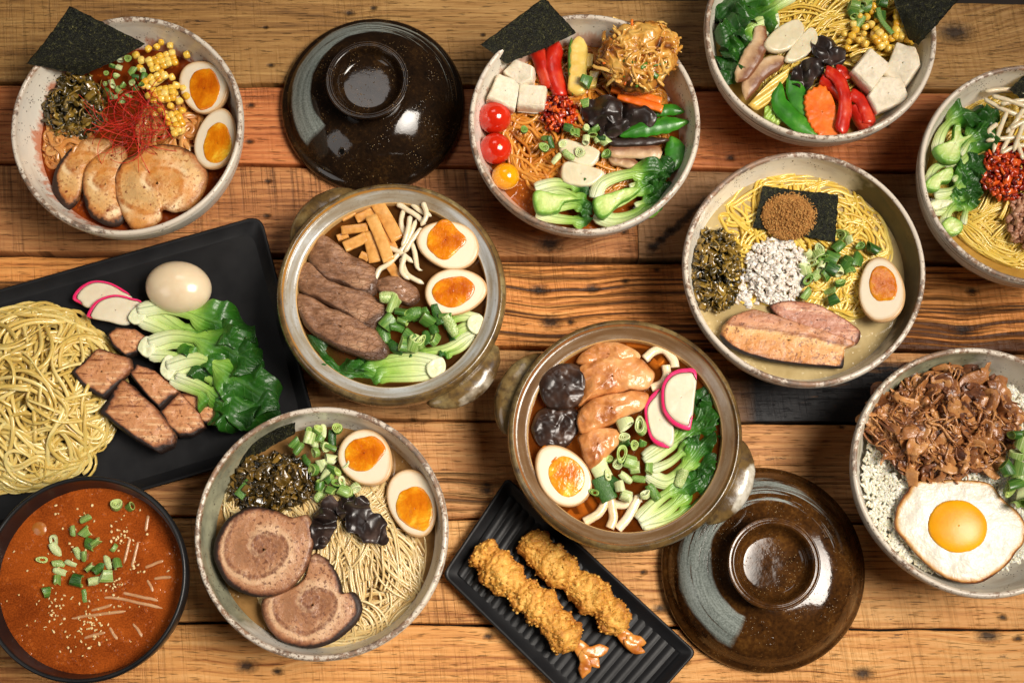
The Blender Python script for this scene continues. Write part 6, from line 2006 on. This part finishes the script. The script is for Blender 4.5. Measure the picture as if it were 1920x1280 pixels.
slab_obj('carrot_slice', [tuple(q) for q in _m + (_o - _m) * _s], .066, .006, m_carrot, 'orange carrot half slice with a scalloped edge', 'carrot', N=160, smooth=False, rnd=.002, noise=.0003, edge=.05)
for i, (p, w, z, lab) in enumerate(((c4([(1070, 500), (1130, 520), (1170, 590)]), 22, .070, 'short red pepper piece directly below the upper wood ear'), (c4([(950, 590), (1050, 640), (1130, 740)]), 26, .072, 'red pepper strip lying on the carrot slice'), (c4([(1190, 670), (1290, 760), (1350, 930)]), 27, .070, 'red pepper strip nearest the lowest tofu cube'),
                                  (c4([(1190, 790), (1250, 890), (1310, 980)]), 24, .068, 'lowest red pepper strip by the bowl wall'), (c4([(1000, 495), (1120, 600), (1160, 800), (1120, 1010)]), 25, .076, 'longest red pepper strip arching over the others'))):
    strip('pepper_strip', p, w * 1.22, .0034, z, m_pepper, lab, 'pepper', 'red pepper strips in the carrot bowl', cup=-.3, n=4, taper=(.06, .08), noise=.0006, seed=i, roll=.5 * (-1) ** i)
tofu(c4([(1540, 305), (1690, 352), (1730, 482), (1612, 640), (1440, 545), (1490, 440)]), .060, .017, 'tofu cube at the right wall below the corn', 'tofu cubes in the carrot bowl', 4, (0, -8))
tofu(c4([(1400, 562), (1560, 562), (1622, 700), (1602, 742), (1380, 832), (1306, 705)]), .061, .015, 'lowest tofu cube beside the red pepper strips', 'tofu cubes in the carrot bowl', 5, (6, 0))
tofu(c4([(1312, 345), (1482, 470), (1332, 668), (1172, 522)]), .064, .017, 'whitest tofu cube with a flat square top', 'tofu cubes in the carrot bowl', 6, (4, 6))
corn_loose(c4([(1130, 255), (1190, 270), (1215, 225), (1280, 255), (1290, 205), (1165, 312), (1155, 362), (1300, 130), (1335, 185), (1465, 365), (1640, 312), (1290, 330), (1240, 300), (1340, 90), (1400, 345), (1250, 120), (1380, 150), (1200, 180), (1350, 50)]), .066,
           'loose corn kernel in the carrot bowl', 'loose corn kernels in the carrot bowl', 5, 1.0)
corn_chunk(1652, 68, .068, 35, 3, 4, 'charred square corn block left of the cob piece', 7, 1.05)
corn_chunk(1692, 48, .070, 82, 5, 3, 'upright yellow and white corn block against the nori', 8, 1.1)
scallions(c4([(1190, 105), (1210, 50), (1245, 170), (1300, 62), (1330, 30), (1420, 20), (1280, 20), (1240, 80), (1400, 130)]), .069, 'scallion piece above the corn', 'scallions in the carrot bowl', 16, 1.3, h=.004)
strip('scallion_leaf', c4([(1385, 60), (1410, 150), (1495, 255)]), 10, .002, .075, m_scal, 'long thin scallion strip curling over the charred corn', 'scallion', seed=4, at=lambda A: {'u': np.ones(len(A['u']))})
nori([(1662, -34, .082), (1814, -20, .112), (1722, 85, .094), (1704, 74, .078)], 'dark nori sheet at the top edge beside the upright corn block', seed=9, bow=.001)

# ================================================================== BOWL D: noodles with chilli mince
c5 = lambda pts: cv(pts, 2.783, 1680, 100)
broth('D', .050, broth_mat('broth_clear_d', sr(150, 110, 46), sr(186, 146, 72)), 'pale yellow broth at the bottom of the bowl cut by the right edge')
noodles('D', 'long thin yellow noodles below the chilli mince', m_nood_yel, 380, .22, .0022, .002, 1935, 335, 186, 178, .050, .014, 61, flow=lambda l: .5 + .3 * l[:, 1] + .6 * vn(np.column_stack([l * 2, l[:, :1] * 0]), 1.0, 8), sd=.2, curl=.03, wave=.10, N=64, M=6, follow=.06, bundle=5)
bk = lambda lv, lab, core: bok(lv, lab, .068, 'bok choy in the chilli mince bowl', core=core)
bk([([(1756, 284), (1768, 246), (1798, 218), (1850, 205)], 24, 44, .55, .003, 61), ([(1768, 300), (1800, 305), (1828, 272), (1868, 218)], 26, 56, .45, .002, 62), ([(1800, 290), (1822, 258), (1850, 230), (1872, 205)], 16, 50, .35, .004, 63)], 'topmost cut bok choy by the left wall of the chilli mince bowl',
   (c5([(196, 495), (262, 462), (300, 440), (312, 365), (340, 360), (350, 430), (408, 420), (345, 480), (332, 562), (250, 566)]), .010))
bk([([(1740, 346), (1752, 316), (1780, 304), (1800, 300)], 20, 20, .8, .001, 64), ([(1752, 364), (1790, 356), (1815, 326), (1845, 300)], 24, 44, .5, .002, 65), ([(1786, 338), (1808, 318), (1836, 296)], 14, 40, .3, .004, 66)], 'second cut bok choy from the top in the chilli mince bowl',
   (c5([(158, 665), (230, 612), (300, 590), (292, 660), (240, 672), (222, 714), (160, 705)]), .010))
bk([([(1748, 386), (1780, 376), (1806, 350), (1832, 325)], 26, 46, .5, .001, 67), ([(1752, 396), (1784, 392), (1810, 366), (1830, 340)], 20, 40, .45, .0, 68)], 'third cut bok choy from the top in the chilli mince bowl', (c5([(180, 780), (240, 762), (300, 768), (260, 800), (200, 815)]), .008))
bk([([(1768, 422), (1782, 392), (1808, 368), (1826, 345)], 20, 36, .5, .001, 69), ([(1806, 420), (1814, 385), (1826, 352)], 16, 34, .45, .002, 70)], 'lowest cut bok choy above the yellow noodles', (c5([(240, 892), (262, 862), (290, 848), (350, 880), (342, 932), (280, 944)]), .009))
stuff('chilli_mince', join(mound(1888, 325, 42, 46, .066, .008, .002, 150, 5), bits(heap(1890, 322, 50, 52, 260, .069, .012, 71), .0062, .0054, .0032, 72, n=3, curv=.5, pitch=.6, roll=.9)), m_chilli, 'big dark red and orange chilli mince heap next to bok choy')
stuff('minced_pork', join(mound(1925, 415, 28, 44, .064, .006, .002, 150, 6), bits(heap(1925, 412, 34, 52, 130, .066, .008, 73), .007, .005, .004, 74, curv=.8, pitch=.6, roll=.9)), m_pork_mince, 'brown minced pork crumbs below the chilli mince at the right edge')
for i, p in enumerate(([(1845, 185), (1880, 205), (1925, 222)], [(1846, 172), (1890, 168), (1930, 176)], [(1888, 210), (1872, 250), (1862, 288)], [(1912, 212), (1892, 258), (1874, 292)], [(1848, 264), (1890, 259), (1935, 258)], [(1870, 232), (1854, 246), (1866, 258)], [(1925, 196), (1902, 232), (1886, 250)], [(1876, 288), (1902, 276), (1935, 270)], [(1905, 262), (1916, 292)] * 1 + [(1918, 300)], [(1893, 242), (1912, 232), (1938, 222)], [(1876, 196), (1905, 190), (1938, 188)], [(1920, 230), (1908, 262), (1900, 285)], [(1860, 180), (1895, 190), (1940, 205)])):
    sprout(p, .072 + .0006 * i, 'bean sprout above the chilli mince', 'bean sprouts in the chilli mince bowl', 9, seed=i + 30)
nori([(1892, 168, .078), (1965, 108, .09), (1995, 160, .08), (1914, 186, .070)], 'corner of dark nori at the right edge above the sprouts', seed=11)

# ================================================================== BOWL E: pale broth
ZE = .060
c6 = lambda pts: cv(pts, 2.509, 1240, 250)
broth('E', ZE, broth_mat('broth_pork_bone', sr(160, 138, 92), sr(190, 170, 124), oil=sr(208, 188, 136)), 'pale cloudy broth around the seared pork and egg half')
noodles('E', 'yellow wavy noodles ringing the nori square in the pale broth', m_nood_yel, 210, .13, .0031, .0027, 1500, 462, 176, 146, ZE - .0045, .0058, 81, curl=.07, wave=.14, N=46, M=7, sd=1.0, bundle=3)
noodles('E', 'yellow noodles sunk under the scallions and egg half', m_nood_yel, 40, .12, .0031, .0027, 1590, 545, 50, 60, ZE - .004, .0045, 82, curl=.07, wave=.14, N=46, M=7)
stuff('pickled_greens', join(mound(1345, 505, 40, 68, ZE - .002, .008, seed=8), bits(heap(1344, 506, 46, 76, 270, ZE + .003, .012, 84), .011, .0058, .0011, 85, curv=1.7, pitch=.5, roll=.9, wig=.001)), m_taka, 'clump of olive brown pickled greens at the left wall of the pale broth bowl')
stuff('diced_onion', join(mound(1455, 510, 46, 52, ZE - .002, .008, .001, 150, 9), bits(heap(1456, 507, 58, 62, 420, ZE + .004, .010, 86), .0066, .0048, .0017, 87, curv=.3, pitch=.45, roll=.7, n=5, N=3, M=8), bits(heap(1402, 535, 34, 42, 90, ZE, .003, 88), .0066, .0048, .0016, 89, curv=.3, pitch=.25, roll=.5, n=5, N=3, M=8)), m_onion, 'heap of finely diced white onion in the middle of the pale broth', smooth=False)
slab_obj('pork_slice', [(1443, 572), (1479, 562), (1527, 567), (1571, 589), (1599, 605), (1616, 622), (1605, 646), (1575, 640), (1519, 620), (1463, 596)], .0605, .007, m_slice2, 'pinkish pork slice partly behind the larger seared one', 'pork slice', 'pork slices in the pale broth', noise=.0008, nsc=110, seed=21, N=100, rings=16, dome=.001,
         char=lambda x, y, r, a: np.clip((r - .82) / .16, 0, 1.2) * .75)
slab_obj('pork_slice', [(1372, 590), (1411, 577), (1451, 588), (1511, 608), (1560, 624), (1608, 640), (1602, 648), (1586, 652), (1585, 668), (1583, 690), (1519, 686), (1447, 676), (1399, 664), (1363, 647), (1349, 628), (1356, 610)], .0635, .010, m_slice, 'large seared pork slice with a black lower edge in pale broth', 'pork slice', 'pork slices in the pale broth', smooth=False, N=140, rnd=.008, rings=20, noise=.0008, nsc=110, seed=22, dome=.001, edge=.06,
         char=lambda x, y, r, a: np.clip((r - .9) / .07, 0, 1.3) * np.clip((-y - x * .2) * 90, .2, 1.2) + .1)
_o = [k for k in COL.objects if k.name.startswith('pork_slice')][-1]
_a = _o.data.attributes.new('lay', 'FLOAT', 'POINT')
_q = np.zeros(len(_o.data.vertices) * 3, np.float32)
_o.data.vertices.foreach_get('co', _q)
_q = _q.reshape(-1, 3)
_w = _q[:, 1] + _q[:, 0] * .18
_a.data.foreach_set('value', ((_w - _w.min()) / (_w.max() - _w.min())).astype(np.float32))
nori([(1430, 349, .0695), (1572, 365, .0695), (1566, 454, .068), (1412, 427, .068)], 'nori square lying flat under brown powder in the pale broth', seed=13, crumple=.0007)
_pm = mound(1479, 404, 50, 44, .069, .009, .0012, 200, 11)
stuff('fish_powder', join(_pm, bits(heap(1480, 405, 53, 46, 1500, .0695, .0105, 91, core=.75), .0016, .0009, .0009, 92, N=3, M=5)), m_powder, 'round mound of brown fish powder on the nori square')
scallions(c6([(700, 580), (745, 545), (740, 575), (755, 620), (800, 590), (680, 640), (735, 660), (780, 660), (835, 645), (840, 705), (790, 735), (680, 760), (810, 780), (870, 600), (880, 500), (830, 535), (920, 600), (865, 615), (940, 530), (1000, 545), (710, 610), (770, 600), (800, 640), (880, 640), (760, 580), (690, 690)]), .066,
          'scallion piece beside the diced onion', 'scallions in the pale broth', 17, 1.35, kinds=(1, 3, 4, 5, 6, 0), h=.006)
scallions(c6([(840, 482)]), .064, 'translucent pale scallion ring at the corner of the nori square', None, 18, 1.9, kinds=(0,), h=.001)
egg_half(1652, 541, 65, 42, 98, .078, (1655, 533, 39, 27, 98), 'single egg half leaning on the right wall of the pale broth bowl', (-8, -16), seed=10, group=None)

# ================================================================== BOWL H: beef rice
c8 = lambda pts: cv(pts, 2.461, 1560, 620)
_rp = mound(1812, 890, 188, 188, .046, .017, .002, 100, 15, r=.55)
stuff('rice', join(_rp, bits(heap(1808, 892, 190, 190, 5200, .0575, .006, 95, core=.8), .0070, .0029, .0026, 96, pitch=.22, N=6, M=6, taper=.8)), m_rice, 'bed of white rice under the beef and fried egg')
_b = join(mound(1772, 795, 134, 94, .058, .024, .0075, 75, 17, r=.4), bits(heap(1772, 794, 134, 94, 230, .064, .0185, 97, core=.7), .034, .0120, .0027, 98, curv=2.2, pitch=.22, roll=.55, N=22, M=14, taper=.6, wig=.012, wf=80), bits(heap(1772, 794, 136, 96, 200, .066, .0185, 99, core=.8), .015, .0065, .0030, 100, curv=2, pitch=.3, roll=.6, N=12, M=10, taper=.7, wig=.008),
          bits(heap(1772, 794, 134, 94, 150, .068, .0190, 199, core=.88), .028, .0020, .0016, 110, curv=3, pitch=.2, roll=.6, N=14, M=6, taper=.5, wig=.006))
stuff('simmered_beef', _b, m_stew, 'heap of shredded simmered beef and onion on the rice')
_e = empty('fried_egg', P(1796, 986, .064))
tag(_e, 'fried egg with crisp brown edge and round yolk on the rice', 'fried egg')
slab_obj('egg_white', [(1678, 973), (1686, 941), (1710, 908), (1743, 898), (1804, 900), (1853, 904), (1885, 937), (1909, 957), (1925, 985), (1922, 1015), (1908, 1034), (1890, 1056), (1861, 1081), (1828, 1094), (1788, 1088), (1743, 1063), (1698, 1014), (1680, 994)],
         .066, .004, m_friedw, parent=_e, N=150, rings=26, edge=.05, noise=.0011, nsc=75, seed=31, dome=.003)
V, F, A = slab(smooth_path(PL(ell(1796, 986, 56, 50, 0, 24, 0, .05, 3), .073), 64, True), .0705, .003, 12, edge=.35, dome=.0035)
mk('yolk', V, F, m_friedy, _e, at=A)
scallions([(1907, 815), (1914, 831), (1905, 852), (1889, 880), (1914, 880), (1893, 917), (1901, 908), (1910, 941), (1918, 925), (1915, 896), (1925, 850), (1935, 880), (1940, 910), (1930, 940), (1926, 815), (1945, 850)], .078,
          'scallion piece on the rice bowl', 'scallions on the rice bowl', 19, 1.6, kinds=(3, 4, 5, 1, 6), h=.008)

single_out()
